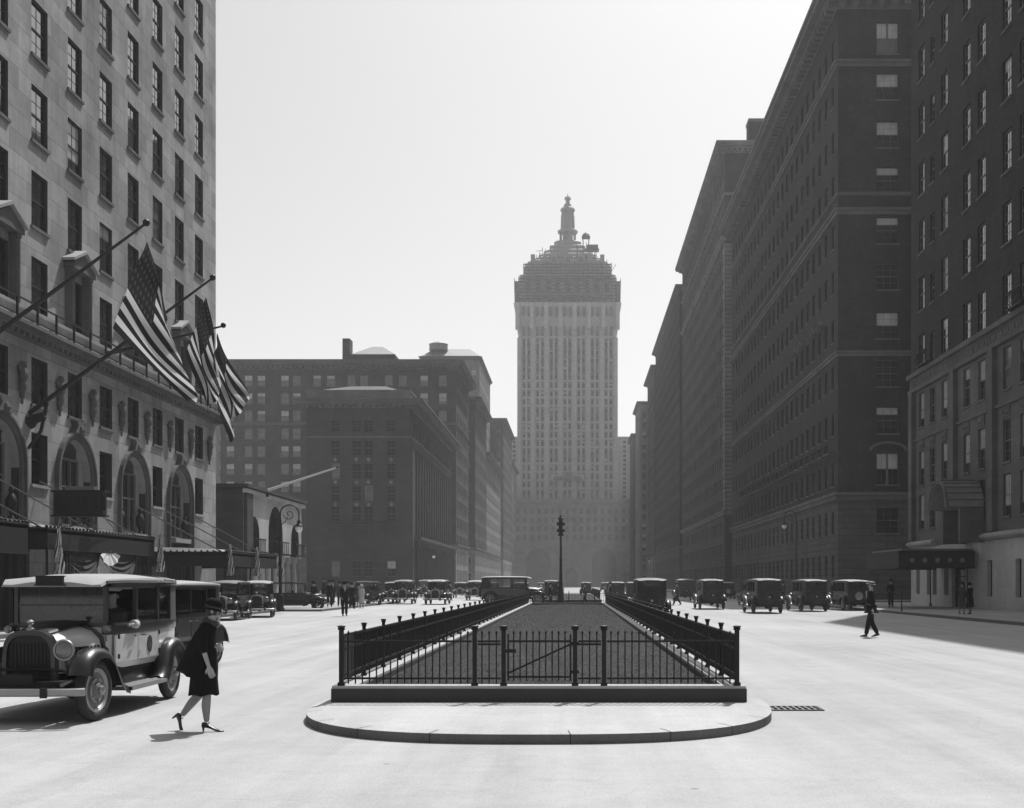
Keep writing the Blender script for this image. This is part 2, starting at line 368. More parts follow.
def place_windows(root, spots, near=False, weights=(5,1,1,1,.4,2), limit=100):
    """spots = (x, y, z, dir, kit). the 100 that show largest become parts, the rest one part"""
    rnd = random.Random(len(spots)*7+int(abs(root.location.x)*3+root.location.y))
    def size(s):
        x,y,z,d,kit = s; dist = Vector((x,y,z-H)).length; n = DIRS[d][1]
        px = 574+x/max(y,1)*1200; py = 583-(z-H)/max(y,1)*1200
        inn = 1 if (-20 < px < 1044 and -40 < py < 700 and y > 1) else .001
        return inn*abs(x*n[0]+y*n[1])/dist**3
    spots = sorted(spots, key=size, reverse=True); L = root.location
    rest = []
    for i, s in enumerate(spots):
        x,y,z,d,(fme, panes) = s; pm = rnd.choices(panes, weights)[0]; rz = DIRS[d][2]
        if i < limit:
            o = inst('window', fme, root, (x-L.x, y-L.y, z-L.z), rz)
            inst('pane', pm, o, (0,0,0), 0)
        else: rest.append((x-L.x, y-L.y, z-L.z, rz, fme)); rest.append((x-L.x, y-L.y, z-L.z, rz, pm))
    if rest:
        mats = []; vs = []; fs = []; ms = []; cache = {}
        for (x,y,z,rz,me) in rest:
            if me.name not in cache:
                idx = []
                for mm in me.materials:
                    if mm.name not in mats: mats.append(mm.name)
                    idx.append(mats.index(mm.name))
                cache[me.name] = ([tuple(v.co) for v in me.vertices], [tuple(p.vertices) for p in me.polygons], [idx[p.material_index] for p in me.polygons])
            V, F, Mi = cache[me.name]; o = len(vs); c, s_ = cos(rz), sin(rz)
            vs += [(x+a*c-b*s_, y+a*s_+b*c, z+e) for a,b,e in V]; fs += [tuple(i+o for i in f) for f in F]; ms += Mi
        b = MB(mats); b.v = vs; b.f = fs; b.m = ms
        me = bpy.data.meshes.new('windows'); me.from_pydata(vs, [], fs)
        for mm in mats: me.materials.append(MATS[mm])
        me.polygons.foreach_set('material_index', ms)
        o = bpy.data.objects.new('window_rows', me); S.collection.objects.link(o); o.parent = root; o['kind'] = 'stuff'
def cols_even(L, pitch, m=1.6):
    n = max(1, int((L-2*m)/pitch)+1); st = (L-2*m)/max(1, n-1) if n > 1 else 0
    return [m+i*st for i in range(n)]
def building(name, label, x0, x1, y0, y1, h, faces, wall='dark_brick', base=None, base_h=0, trim='dark_trim', cornice=(.8, 1.2, True),
             belts=(), depth=.28, roof=True, cat='building', weights=(5,1,1,1,.4,2), quoins=None, group=None):
    root = empty(name, ((x0+x1)/2, y0 if True else 0, 0), label=label, cat=cat, group=group)
    wb = MB([wall, base or wall, 'roofing']); spots = []; fl = {}
    for fc in faces:
        d = fc['d']
        org = {'N': (x0,y0), 'E': (x1,y0), 'W': (x0,y1)}[d]; L = (x1-x0) if d == 'N' else (y1-y0)
        ops = []
        for u in fc['cols']:
            for (z, w, hh, kit) in fc['rows']:
                uu = u if d != 'W' else L-u
                ops.append((uu-w/2, uu+w/2, z, z+hh))
                du = DIRS[d][0]; spots.append((org[0]+du[0]*uu, org[1]+du[1]*uu, z, d, kit))
        fl[d] = (org, L, ops)
    for d in ('N','E','W'):
        org = {'N': (x0,y0), 'E': (x1,y0), 'W': (x0,y1)}[d]; L = (x1-x0) if d == 'N' else (y1-y0)
        ops = fl.get(d, (0,0,[]))[2]
        if base_h: facade(wb, org, d, L, 0, base_h, ops, depth, 1)
        facade(wb, org, d, L, base_h, h, ops, depth, 0)
    wb.add([(x0,y1,0),(x1,y1,0),(x1,y1,h),(x0,y1,h)], [(1,0,3,2)], 0)
    if roof: wb.add([(x0,y0,h),(x1,y0,h),(x1,y1,h),(x0,y1,h)], [(0,1,2,3)], 2)
    wb.build('wall', root, smooth=None, world=True)
    if cornice:
        o_, ch, dent = cornice; c = MB([trim])
        for k, (oo, za, zb) in enumerate([(.15, h+.001, h+ch*.35), (o_*.6, h+ch*.35, h+ch*.55), (o_, h+ch*.55, h+ch*.8), (o_*1.12, h+ch*.8, h+ch)]):
            c.box(x0-oo, x1+oo, y0-oo, y1+oo, za, zb)
        if dent:
            st = max(.9, ch*.55); zt = h+ch*.34
            y = y0
            while y < y1 and y < y0+90:
                if 'E' in fl: c.box(x1+.152, x1+o_*.55, y, y+st*.5, zt-ch*.25, zt)
                if 'W' in fl: c.box(x0-.152, x0-o_*.55, y, y+st*.5, zt-ch*.25, zt)
                y += st
            x = x0
            while x < x1 and 'N' in fl: c.box(x, x+st*.5, y0-.152, y0-o_*.55, zt-ch*.25, zt); x += st
        c.build('cornice', root, world=True)
    for (z, hh, oo) in belts:
        b = MB([trim]); b.box(x0-oo, x1+oo, y0-oo, y1+.01, z, z+hh*.6); b.box(x0-oo*1.8, x1+oo*1.8, y0-oo*1.8, y1+.012, z+hh*.6, z+hh)
        b.build('belt_course', root, world=True)
    if quoins:
        side, zt, w_ = quoins; q = MB([trim]); z = base_h+.1; k = 0; xc = x0 if side == 'W' else x1; sg = 1 if side == 'W' else -1
        while z < zt:
            a = w_ if k % 2 else w_*.7
            q.box(xc-sg*.08, xc+sg*a, y0-.08, y0+a, z, z+.62); z += .74; k += 1
        q.build('quoins', root, world=True)
    place_windows(root, spots, weights=weights)
    return root

# --- limestone hotel on the left
HX = -22.0; HY0, HY1, HH = 34.0, 73.7, 52.0
hotel = empty('hotel_building', (HX-8, HY0, 0), label='pale limestone hotel on the left with arched lower windows and two marquees', cat='building')
hc = [70.4-3.5*k for k in range(10)]
top_rows = [12.75+3.5*k for k in range(11)]
ops = []; spots = []
kitA = window_kit(1.5, 2.25, .18, 2, 2, sillmat='dark_trim', sash='iron', glass='bright_glass'); kitB = window_kit(1.5, 1.9, .18, 2, 2, sillmat='dark_trim', sash='iron'); kitC = window_kit(1.5, 2.1, .38, 2, 2, sash='iron')
arches = [c for i, c in enumerate(hc) if i % 2 == 1]
for i, c in enumerate(hc):
    for z in top_rows: ops.append((c-HY0-.75, c-HY0+.75, z, z+2.25)); spots.append((HX, c, z, 'E', kitA))
    ops.append((c-HY0-.75, c-HY0+.75, 9.0, 10.9)); spots.append((HX, c, 9.0, 'E', kitB))
    if i % 2 == 0: ops.append((c-HY0-.75, c-HY0+.75, 5.75, 7.85)); spots.append((HX, c, 5.75, 'E', kitC))
    else: ops.append((c-HY0-1.7, c-HY0+1.7, 1.0, 8.0))
wb = MB(['limestone', 'limestone_smooth', 'roofing', 'iron_black', 'jamb_shade'])  # last slot darkens the window reveals as if shaded
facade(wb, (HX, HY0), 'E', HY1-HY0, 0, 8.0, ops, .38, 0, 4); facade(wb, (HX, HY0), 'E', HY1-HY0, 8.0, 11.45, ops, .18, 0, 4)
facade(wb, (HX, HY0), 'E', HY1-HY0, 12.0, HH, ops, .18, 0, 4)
wb.add([(HX,HY0,11.45),(HX,HY1,11.45),(HX,HY1,12.0),(HX,HY0,12.0)], [(0,1,2,3)], 0)
wb.add([(HX-30,HY1,0),(HX,HY1,0),(HX,HY1,HH),(HX-30,HY1,HH)], [(0,1,2,3)], 0); wb.add([(HX-30,HY0,0),(HX,HY0,0),(HX,HY0,HH),(HX-30,HY0,HH)], [(0,1,2,3)], 0)
wb.add([(HX-30,HY0,HH),(HX,HY0,HH),(HX,HY1,HH),(HX-30,HY1,HH)], [(0,1,2,3)], 2)
for c in arches:      # spandrels that round the rectangular openings into arches, with their soffit
    N = 14; r = 1.7; zs = 6.3; pts = [(c-r*cos(pi*k/N), zs+r*sin(pi*k/N)) for k in range(N+1)]
    for k in range(N):
        (a,za),(b_,zb) = pts[k], pts[k+1]
        wb.add([(HX,a,za),(HX,b_,zb),(HX,b_,8.0),(HX,a,8.0)], [(0,1,2,3)], 0)
        wb.add([(HX,a,za),(HX,b_,zb),(HX-.37,b_,zb),(HX-.37,a,za)], [(0,1,2,3)], 1)
wb.build('wall', hotel, smooth=None, world=True)
for c in arches:
    m_ = MB(['dark_trim']); N = 16
    for r0, w_, p_ in ((1.72, .22, .10), (1.96, .10, .20)):      # moulded archivolt and jambs
        rings = []
        for k in range(-1, N+2):
            a = pi*min(max(k,0),N)/N; zz = 6.3 if 0 <= k <= N else 1.0
            cy, cz = -cos(a), sin(a)
            if k < 0 or k > N: q = [(HX+.003, c+cy*r0, 1.0), (HX+p_, c+cy*r0, 1.0), (HX+p_, c+cy*(r0+w_), 1.0), (HX+.003, c+cy*(r0+w_), 1.0)]
            else: q = [(HX+.003, c+cy*r0, 6.3+cz*r0), (HX+p_, c+cy*r0, 6.3+cz*r0), (HX+p_, c+cy*(r0+w_), 6.3+cz*(r0+w_)), (HX+.003, c+cy*(r0+w_), 6.3+cz*(r0+w_))]
            rings.append(q)
        m_.loft(rings)
    # finial that climbs from the crown to the sill above
    m_.prism([(c-.55, 8.28), (c-.32, 8.6), (c-.42, 8.8), (c+.42, 8.8), (c+.32, 8.6), (c+.55, 8.28)], HX+.004, HX+.3, 'x')
    m_.ball((HX+.26, c, 8.45), .2, .24, .22, 8)
    m_.build('arch_moulding', hotel, world=True)
    # screen inside the arch: casement, pale side panels, balconette and a lower shopfront
    w = MB(['sash_paint', 'window_glass', 'limestone_smooth', 'bronze'])
    w.box(HX-.36, HX-.22, c-.95, c-.8, 4.2, 7.2); w.box(HX-.36, HX-.22, c+.8, c+.95, 4.2, 7.2); w.box(HX-.36, HX-.22, c-.8, c+.8, 7.1, 7.2); w.box(HX-.36, HX-.22, c-.8, c+.8, 4.2, 4.3)
    w.box(HX-.34, HX-.2, c-.03, c+.03, 4.3, 7.1); w.box(HX-.34, HX-.21, c-.8, c+.8, 5.9, 5.97)
    w.box(HX-.35, HX-.3, c-.8, c+.8, 4.3, 7.1, 1); w.box(HX-.365, HX-.32, c-1.69, c-.95, 4.2, 7.6, 2); w.box(HX-.365, HX-.32, c+.95, c+1.69, 4.2, 7.6, 2)
    w.box(HX-.36, HX+.25, c-1.3, c+1.3, 3.95, 4.19, 2)
    w.box(HX-.35, HX-.25, c-1.69, c+1.69, 1.0, 3.9, 3)
    for k in range(9): w.box(HX-.25, HX-.18, c-1.5+k*.375-.03, c-1.5+k*.375+.03, 1.1, 3.8, 0)
    w.build('arched_window', hotel, world=True)
    for sg in (-1, 1):
        u = MB(['bronze']); u.lathe([(.05,0),(.14,.06),(.06,.2),(.2,.5),(.24,.75),(.16,.95),(.08,1.05),(.12,1.2),(.02,1.4)], 8, M=TX(HX-.12, c+sg*1.28, 4.2))
        u.build('urn', hotel, world=True, smooth=True)
co = MB(['dark_trim', 'limestone_smooth'])
co.box(HX+.002, HX+.3, HY0, HY1+.05, 11.45, 11.62); co.box(HX+.002, HX+.5, HY0, HY1+.1, 11.62, 11.85); co.box(HX+.002, HX+.62, HY0, HY1+.15, 11.85, 11.99)
y = HY0
while y < HY1: co.box(HX+.302, HX+.45, y, y+.22, 11.46, 11.62); y += .5
co.build('cornice', hotel, world=True)
ra = MB(['iron_black', 'limestone_smooth'])
ra.box(HX+.5, HX+.56, HY0, HY1+.5, 12.78, 12.84); ra.box(HX+.5, HX+.54, HY0, HY1+.5, 12.1, 12.14)
y = HY0
while y < HY1+.5: ra.box(HX+.49, HX+.57, y, y+.08, 11.99, 12.84); y += 1.75
ra.build('balcony_rail', hotel, world=True)
pa = MB(['limestone_smooth']); pa.box(HX+.002, HX+.42, HY0, HY1, 11.992, 12.62); pa.build('parapet', hotel, world=True)
for i, c in enumerate(hc):       # pedimented surrounds on every other first-floor window
    if i % 2 == 0: continue
    p = MB(['dark_trim', 'limestone_smooth'])
    for sg in (-1, 1):
        p.box(HX+.003, HX+.28, c+sg*.78, c+sg*1.06, 12.63, 15.2, 0); p.box(HX+.003, HX+.36, c+sg*.74, c+sg*1.12, 15.2, 15.36, 0)
        p.tube([(HX+.3, c+sg*.92, 12.65), (HX+.3, c+sg*.92, 15.15)], .1, 8, 0)
    p.box(HX+.003, HX+.45, c-1.2, c+1.2, 15.362, 15.55, 0)
    p.prism([(c-1.25, 15.552), (c+1.25, 15.552), (c, 16.15)], HX+.003, HX+.42, 'x', 0)
    p.loft([[(HX+.003, c-1.36, 15.6), (HX+.56, c-1.36, 15.6), (HX+.56, c-1.36, 15.72), (HX+.003, c-1.36, 15.72)],
            [(HX+.003, c, 16.22), (HX+.56, c, 16.22), (HX+.56, c, 16.36), (HX+.003, c, 16.36)],
            [(HX+.003, c+1.36, 15.6), (HX+.56, c+1.36, 15.6), (HX+.56, c+1.36, 15.72), (HX+.003, c+1.36, 15.72)]], 1)
    p.build('window_pediment', hotel, world=True)
def ornament():
    b = MB(['dark_trim'])
    b.ball((0,-.12,.0), .2, .16, .32, 8); b.ball((0,-.16,.42), .28, .18, .3, 8); b.ball((-.2,-.1,.62), .14, .1, .16, 6); b.ball((.2,-.1,.62), .14, .1, .16, 6)
    b.ball((0,-.14,.78), .16, .14, .18, 8); b.ball((0,-.1,-.4), .12, .1, .2, 6); b.ball((0,-.08,-.66), .07, .07, .14, 6); b.ball((.12,-.1,-.2), .1, .08, .12, 6); b.ball((-.12,-.1,-.2), .1, .08, .12, 6)
    return b.mesh('ornament', True)
om = ornament()
for c in hc:
    for q in (c+1.75,):
        if q < HY1-.6: inst('cartouche', om, hotel, (HX-hotel.location.x, q-HY0, 9.6), pi/2)
place_windows(hotel, spots, weights=(6,.3,.3,.6,.1,3))

# --- clubhouse with three arches next to the hotel
KX = -22.0; KY0, KY1, KH = 79.8, 96.8, 8.1
club = empty('club_building', (KX-8, KY0, 0), label='low pale stone clubhouse with three dark arches behind the street lamp', cat='building')
b = MB(['brown_stone', 'marble', 'roofing', 'jamb_shade']); ko = []  # last slot paints shade into the arch reveals
kc = [(82.6, 1.3, 6.3), (88.5, 2.1, 7.35), (94.6, 1.3, 6.3)]
for c, r, zt in kc: ko.append((c-KY0-r, c-KY0+r, 3.75, zt))
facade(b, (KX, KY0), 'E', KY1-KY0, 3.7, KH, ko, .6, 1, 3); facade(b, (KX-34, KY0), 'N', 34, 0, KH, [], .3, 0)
b.add([(KX,KY0,0),(KX,KY0+1.1,0),(KX,KY0+1.1,3.7),(KX,KY0,3.7)], [(0,1,2,3)], 0)
b.add([(KX-2.2,KY0+1.1,0),(KX-2.2,KY1,0),(KX-2.2,KY1,3.7),(KX-2.2,KY0+1.1,3.7)], [(0,1,2,3)], 0)
b.add([(KX-2.2,KY0,3.7),(KX,KY0,3.7),(KX,KY1,3.7),(KX-2.2,KY1,3.7)], [(0,1,2,3)], 1)
b.add([(KX-34,KY1,0),(KX,KY1,0),(KX,KY1,KH),(KX-34,KY1,KH)], [(0,1,2,3)], 1); b.add([(KX-34,KY0,KH),(KX,KY0,KH),(KX,KY1,KH),(KX-34,KY1,KH)], [(0,1,2,3)], 2)
for c, r, zt in kc:
    N = 12; pts = [(c-r*cos(pi*k/N), zt-r+r*sin(pi*k/N)) for k in range(N+1)]
    for k in range(N):
        (a,za),(q,zb) = pts[k], pts[k+1]
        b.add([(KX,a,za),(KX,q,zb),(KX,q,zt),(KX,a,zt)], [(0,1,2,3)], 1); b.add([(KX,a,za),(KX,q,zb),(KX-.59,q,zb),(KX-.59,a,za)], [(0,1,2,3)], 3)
b.build('wall', club, smooth=None, world=True)
b = MB(['marble', 'brown_stone']); b.box(KX+.003, KX+.3, KY0-.15, KY1+.3, KH-.35, KH-.1); b.box(KX-34, KX+.42, KY0-.3, KY1+.4, KH+.002, KH+.22, 1); b.build('cornice', club, world=True)
b = MB(['brown_stone']); b.box(KX+.003, KX+.25, KY0+.1, KY0+1.6, .13, KH-.36); b.build('pilaster', club, world=True)
for c, r, zt in kc:
    b = MB(['iron_black', 'bronze'])
    b.box(KX-.58, KX-.5, c-r+.02, c+r-.02, 3.78, zt-.03, 0)
    for k in range(-2, 3): b.box(KX-.5, KX-.44, c+k*r*.4-.04, c+k*r*.4+.04, 3.8, zt-.2-abs(k)*.25, 1)
    b.box(KX-.5, KX-.43, c-r+.03, c+r-.03, zt-r-.1, zt-r+.05, 1); b.box(KX-.45, KX+.5, c-r-.3, c+r+.3, 3.76, 3.9, 1)
    for k in range(9): b.box(KX+.4, KX+.44, c-r+k*r/4-.02, c-r+k*r/4+.02, 3.9, 4.7, 1)
    b.box(KX+.38, KX+.46, c-r-.2, c+r+.2, 4.7, 4.78, 1)
    b.build('arched_window', club, world=True)
for k in range(8):
    yy = 82.0+k*1.95
    b = MB(['marble']); b.lathe([(.42,.13),(.42,.35),(.34,.45),(.33,1.8),(.28,3.2),(.36,3.3),(.4,3.45),(.42,3.68)], 12, M=TX(KX-.45, yy, 0)); b.build('column', club, world=True, smooth=True)
b = MB(['brown_stone'])
for k in range(5): b.box(KX-1.5, KX+2.6-k*.4, 91.5+.3*k, 97.5-.3*k, .13+.16*k, .13+.16*(k+1))
b.build('steps', club, world=True)

# --- brown palazzo with the wide cornice
k1 = window_kit(1.35, 2.5, .3, 2, 2, lite=True); k2 = window_kit(1.2, 2.1, .25, 2, 2, lite=True, glass='far_glass', sillmat='brown_stone'); k4 = window_kit(1.2, 1.6, .25, 2, 2, lite=True, glass='far_glass', sillmat='brown_stone'); k5 = window_kit(1.35, 2.1, .3, 2, 2, lite=True)
GX0, GX1, GY0, GY1, GH = -35.9, -22.0, 161, 214, 25.2
pz = building('palazzo_building', 'squarish brown building with wide overhanging cornice left of centre', GX0, GX1, GY0, GY1, GH,
  [dict(d='N', cols=[3.9, 6.75, 8.35, 11.4], rows=[(22.0,1.2,1.6,k4),(18.8,1.2,2.1,k2),(15.7,1.2,2.1,k2),(12.7,1.2,2.1,k2),(9.95,1.2,2.1,k2),(2.6,1.2,2.1,k2)]),
   dict(d='E', cols=[4+3.0*k for k in range(16)], rows=[(21.6,1.35,2.1,k5),(17.0,1.35,2.5,k1),(13.6,1.35,2.5,k1),(10.2,1.35,2.5,k1)])],
  wall='brown_stone', trim='dark_trim', cornice=None, belts=((21.2,.25,.08),), weights=(6,.2,.1,1,.05,3))
c = MB(['dark_trim', 'roofing'])
c.box(GX0-.3, GX1+.3, GY0-.3, GY1+.3, GH+.002, GH+.3); c.box(GX0-.8, GX1+1.0, GY0-.9, GY1+.9, GH+.3, GH+.62); c.box(GX0-1.5, GX1+1.7, GY0-1.6, GY1+1.6, GH+.62, GH+.9); c.box(GX0-1.7, GX1+1.9, GY0-1.8, GY1+1.8, GH+.9, GH+1.08)
y = GY0
while y < GY1: c.box(GX1+.302, GX1+.95, y, y+.4, GH+.02, GH+.298); y += .9
x = GX0
while x < GX1: c.box(x, x+.4, GY0-.302, GY0-.85, GH+.02, GH+.298); x += .9
c.build('cornice', pz, world=True)
c = MB(['limestone_dirty']); c.box(GX0, GX1, GY0, GY0+.3, GH+1.082, GH+2.2); c.box(GX1-.3, GX1, GY0+.3, GY1, GH+1.082, GH+2.2); c.box(GX0-.1, GX1+.12, GY0-.1, GY0+.4, GH+2.2, GH+2.35); c.box(GX1-.4, GX1+.12, GY0+.4, GY1, GH+2.2, GH+2.35)
c.build('parapet', pz, world=True)
c = MB(['roofing', 'brown_stone']); c.box(-34, -25, 168, 190, GH, GH+3.4, 1)
c.loft([[(-35,167,GH+3.4),(-24.5,167,GH+3.4),(-24.5,191,GH+3.4),(-35,191,GH+3.4)],[(-32,172,GH+4.7),(-27,172,GH+4.7),(-27,186,GH+4.7),(-32,186,GH+4.7)]], 0); c.build('penthouse', pz, world=True)
c = MB(['brown_stone'])     # balcony across the front and its balusters
c.box(-33.5, -24.2, GY0-1.0, GY0-.003, 8.2, 8.45); c.box(-33.5, -24.2, GY0-1.0, GY0-.8, 9.4, 9.6)
for k in range(38): c.box(-33.4+k*.243, -33.27+k*.243, GY0-.97, GY0-.83, 8.45, 9.4)
for xx in (-33.5, -30.4, -27.4, -24.4): c.box(xx, xx+.25, GY0-1.02, GY0-.78, 8.452, 9.65)
c.build('balcony', pz, world=True)
c = MB(['limestone_dirty', 'dark_trim'])
for zz in (12.25, 15.25, 18.3):
    for xx in (3.9, 6.75, 8.35, 11.4): c.lathe([(.3,0),(.26,.08),(.1,.14)], 8, M=TX(GX0+xx, GY0-.002, zz, rx=pi/2))
c.build('medallions', pz, world=True)
c = MB(['brown_stone'])
for k in range(17): c.box(GX1+.003, GX1+.32, GY0+2.3+3.0*k, GY0+2.85+3.0*k, 8.2, 20.0)
c.box(GX1+.003, GX1+.9, GY0+1.5, GY1-.5, 7.2, 7.6); c.box(GX1+.003, GX1+1.3, GY0+1.5, GY1-.5, 7.6, 8.0)
for k in range(17): c.lathe([(.4,.13),(.4,.5),(.32,.6),(.3,6.6),(.42,6.9),(.45,7.19)], 10, M=TX(GX1+.7, GY0+2.3+3.0*k+.3, 0))
c.box(GX1+.002, GX1+.4, GY0, GY0+1.4, 0, 20)
c.build('colonnade', pz, world=True)
# --- big dark brick apartment block behind it
kf = window_kit(1.5, 2.3, .25, 2, 1, lite=True, sillmat='dark_trim'); kfs = window_kit(1.1, 2.0, .25, 2, 1, lite=True, sillmat='dark_trim')
def rowset(z0, n, p, w, h, kit): return [(z0+i*p, w, h, kit) for i in range(n)]
ap = building('apartment_building', 'long dark brick apartment block with many windows behind the brown palazzo', -66, -22, 224, 250, 41.5,
  [dict(d='N', cols=[1.8,5.2,7.6,12.0,14.2,18.0,20.6,24.4,26.8,31.4,34.0,38.0,41.5], rows=rowset(2.2, 12, 3.3, 1.5, 2.0, window_kit(1.5,2.0,.25,2,1,lite=True,sillmat='dark_trim'))),
   dict(d='E', cols=[2.5+2.9*k for k in range(8)], rows=rowset(2.2, 12, 3.3, 1.5, 2.0, window_kit(1.5,2.0,.25,2,1,lite=True,sillmat='dark_trim')))],
  wall='grey_brick', base='limestone_dirty', base_h=8.5, trim='dark_trim', cornice=(1.5, 1.7, True), belts=((8.5,.5,.2),(31.2,.5,.15)), weights=(2,3,2,1,1,1))
c = MB(['brown_brick', 'copper_dark']); c.box(-44, -34, 228, 244, 43.2, 45.2); c.box(-44, -42.6, 228, 231, 45.2, 48.2)
c.loft([[(-42.4,228,45.2),(-34,228,45.2),(-34,244,45.2),(-42.4,244,45.2)],[(-39,232,47.4),(-37,232,47.4),(-37,240,47.4),(-39,240,47.4)]], 1)
c.build('penthouse', ap, world=True)
building('apartment_building', 'thin pale block glimpsed between the hotel flags and dark apartment block', -90, -72.5, 262, 290, 36,
  [dict(d='N', cols=[8,10.5,13,15.5], rows=rowset(3, 10, 3.2, 1.3, 1.9, kfs))], wall='pale_brick', cornice=(.5,.8,False))
# --- further blocks on the left of the avenue
def simple(lbl, x0, x1, y0, y1, h, wall, d='E', pitch=3.2, fp=3.5, front=True, **k):
    kit = window_kit(1.3, 2.0, .22, 2, 1, lite=True, sillmat='dark_trim'); n = int((h-3)/fp)
    fs = [dict(d=d, cols=cols_even(y1-y0, pitch), rows=rowset(2.4, n, fp, 1.3, 2.0, kit))]
    if front: fs.append(dict(d='N', cols=cols_even(x1-x0, pitch), rows=rowset(2.4, n, fp, 1.3, 2.0, kit)))
    return building('office_building', lbl, x0, x1, y0, y1, h, fs, wall=wall, **k)
simple('brick block beyond the long apartment block on the left side', -50, -21.6, 262, 296, 41, 'grey_brick', cornice=(1.4,1.2,False), belts=((9,.5,.2),), base='limestone_dirty', base_h=9)
simple('lower row block with pale base down the left side', -50, -22, 297, 360, 33, 'pale_brick', cornice=(1.3,1.0,False), base='limestone_dirty', base_h=9, belts=((9,.5,.2),))
t1 = simple('stepped high block with roof tanks far down the left side', -42, -26, 330, 372, 63, 'pale_brick', cornice=(.6,1,False), front=True)
c = MB(['copper_dark', 'water_tank_wood', 'pale_brick'])
c.loft([[(-42,330,64.2),(-26,330,64.2),(-26,372,64.2),(-42,372,64.2)],[(-39,335,67),(-29,335,67),(-29,366,67),(-39,366,67)],[(-36,340,67.8),(-32,340,67.8),(-32,360,67.8),(-36,360,67.8)]], 0)
c.build('mansard_roof', t1, world=True)
for (xx, yy, rr) in ((-37.6, 333, 2.6),):
    c = MB(['water_tank_wood', 'copper_dark', 'iron'])
    for a in range(4): c.box(xx+(a%2-.5)*rr*1.1-.1, xx+(a%2-.5)*rr*1.1+.1, yy+(a//2-.5)*rr*1.1-.1, yy+(a//2-.5)*rr*1.1+.1, 64.2, 66.2, 2)
    c.lathe([(rr,66.2),(rr*.97,67.9)], 14, 0, TX(xx,yy,0)); c.lathe([(rr*1.05,67.9),(.1,68.9)], 14, 1, TX(xx,yy,0)); c.build('water_tank', t1, world=True)
simple('slab block with flat roof before the tower on the left', -40, -22, 374, 425, 52, 'grey_brick', cornice=(1,1,False), base='limestone_dirty', base_h=9)
simple('last block before the tower on the left', -44, -22.5, 428, 470, 44, 'pale_brick', cornice=(1,1,False))
simple('tall shaded slab rising behind the left row of blocks', -70, -34, 384, 440, 56, 'grey_brick', cornice=(.5,1,False), front=True)

# --- right-hand side
RX = 25.0
r1 = empty('apartment_building', (RX+8, 18, 0), label='nearest dark brick building on the right with bright window glass and marble ground floor', cat='building')
RY0, RY1, RH = 18.0, 89.0, 63.0
cy = []; y = 86.3
pat = [86.3, 83.7, 81.0, 76.4, 73.6]; 
k = 0; y = 69.3
while y > 20: pat += [y, y-2.7]; y -= 7.1
kR = window_kit(1.4, 2.4, .19, 2, 2, glass='bright_glass', sillmat='dark_trim', sash='sash_paint'); kL = window_kit(1.3, 2.45, .19, 2, 2, glass='bright_glass', sillmat='dark_trim'); kN = window_kit(.95, 2.0, .19, 2, 2, glass='bright_glass', sillmat='dark_trim')
ops = []; spots = []
for i, yy in enumerate(pat):
    kit, w, hh = (kN, .95, 2.0) if i == 1 else (kR, 1.4, 2.4)
    u = RY1-yy
    for j in range(11): z = 17.4+4.15*j-.2; ops.append((u-w/2, u+w/2, z, z+hh)); spots.append((RX, yy, z, 'W', kit))
    for z in (12.95, 8.75, 5.6):
        kk = kL; hh2 = 2.45
        ops.append((u-.65, u+.65, z, z+hh2)); spots.append((RX, yy, z, 'W', kk))
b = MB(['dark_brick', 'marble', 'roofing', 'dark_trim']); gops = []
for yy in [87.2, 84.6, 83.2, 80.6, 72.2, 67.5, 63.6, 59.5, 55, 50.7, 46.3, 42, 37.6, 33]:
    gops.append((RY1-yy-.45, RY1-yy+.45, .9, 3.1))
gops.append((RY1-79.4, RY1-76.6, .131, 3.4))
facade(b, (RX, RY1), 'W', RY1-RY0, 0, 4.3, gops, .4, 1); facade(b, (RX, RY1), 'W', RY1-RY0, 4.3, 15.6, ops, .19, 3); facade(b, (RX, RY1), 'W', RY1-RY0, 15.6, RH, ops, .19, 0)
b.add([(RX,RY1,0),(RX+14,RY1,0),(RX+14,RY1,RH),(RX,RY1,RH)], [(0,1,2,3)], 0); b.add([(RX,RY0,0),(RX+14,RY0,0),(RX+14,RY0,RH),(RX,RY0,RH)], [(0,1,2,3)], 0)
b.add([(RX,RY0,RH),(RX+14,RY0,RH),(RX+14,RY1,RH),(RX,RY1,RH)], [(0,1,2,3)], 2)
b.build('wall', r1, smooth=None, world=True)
for (a0, a1) in gops and [(o[0], o[1]) for o in gops]:
    zt = 3.1 if a1-a0 < 1 else 3.4
    g_ = MB(['window_glass', 'bronze']); ya, yb = RY1-a1, RY1-a0
    g_.box(RX+.3, RX+.38, ya+.01, yb-.01, .91 if zt < 3.2 else .14, zt-.01, 0)
    g_.box(RX+.24, RX+.3, ya+.01, ya+.08, .92 if zt < 3.2 else .15, zt-.02, 1); g_.box(RX+.24, RX+.3, yb-.08, yb-.01, .92 if zt < 3.2 else .15, zt-.02, 1); g_.box(RX+.24, RX+.3, ya+.08, yb-.08, (zt+.9)/2-.04, (zt+.9)/2+.04, 1)
    g_.build('shop_window' if zt < 3.2 else 'entrance_door', r1, world=True)
up = [q for q in spots if q[2] > 16.5]; lo = [q for q in spots if q[2] <= 16.5]
place_windows(r1, up, weights=(7,.8,.5,.6,.2,2), limit=76); place_windows(r1, lo, weights=(2.5,2,2,1,2,1), limit=24)
for (z0_, z1_, p_) in ((15.65,15.9,.25),(15.9,16.7,.08),(16.7,17.0,.35),(12.0,12.2,.14),(48.6,49.0,.2)):
    b = MB(['dark_trim']); b.box(RX-p_, RX-.003, RY0, RY1+.1, z0_, z1_); b.build('belt_course', r1, world=True)
b = MB(['dark_trim'])                                     # carved band and spandrel panels
y = RY1-.6
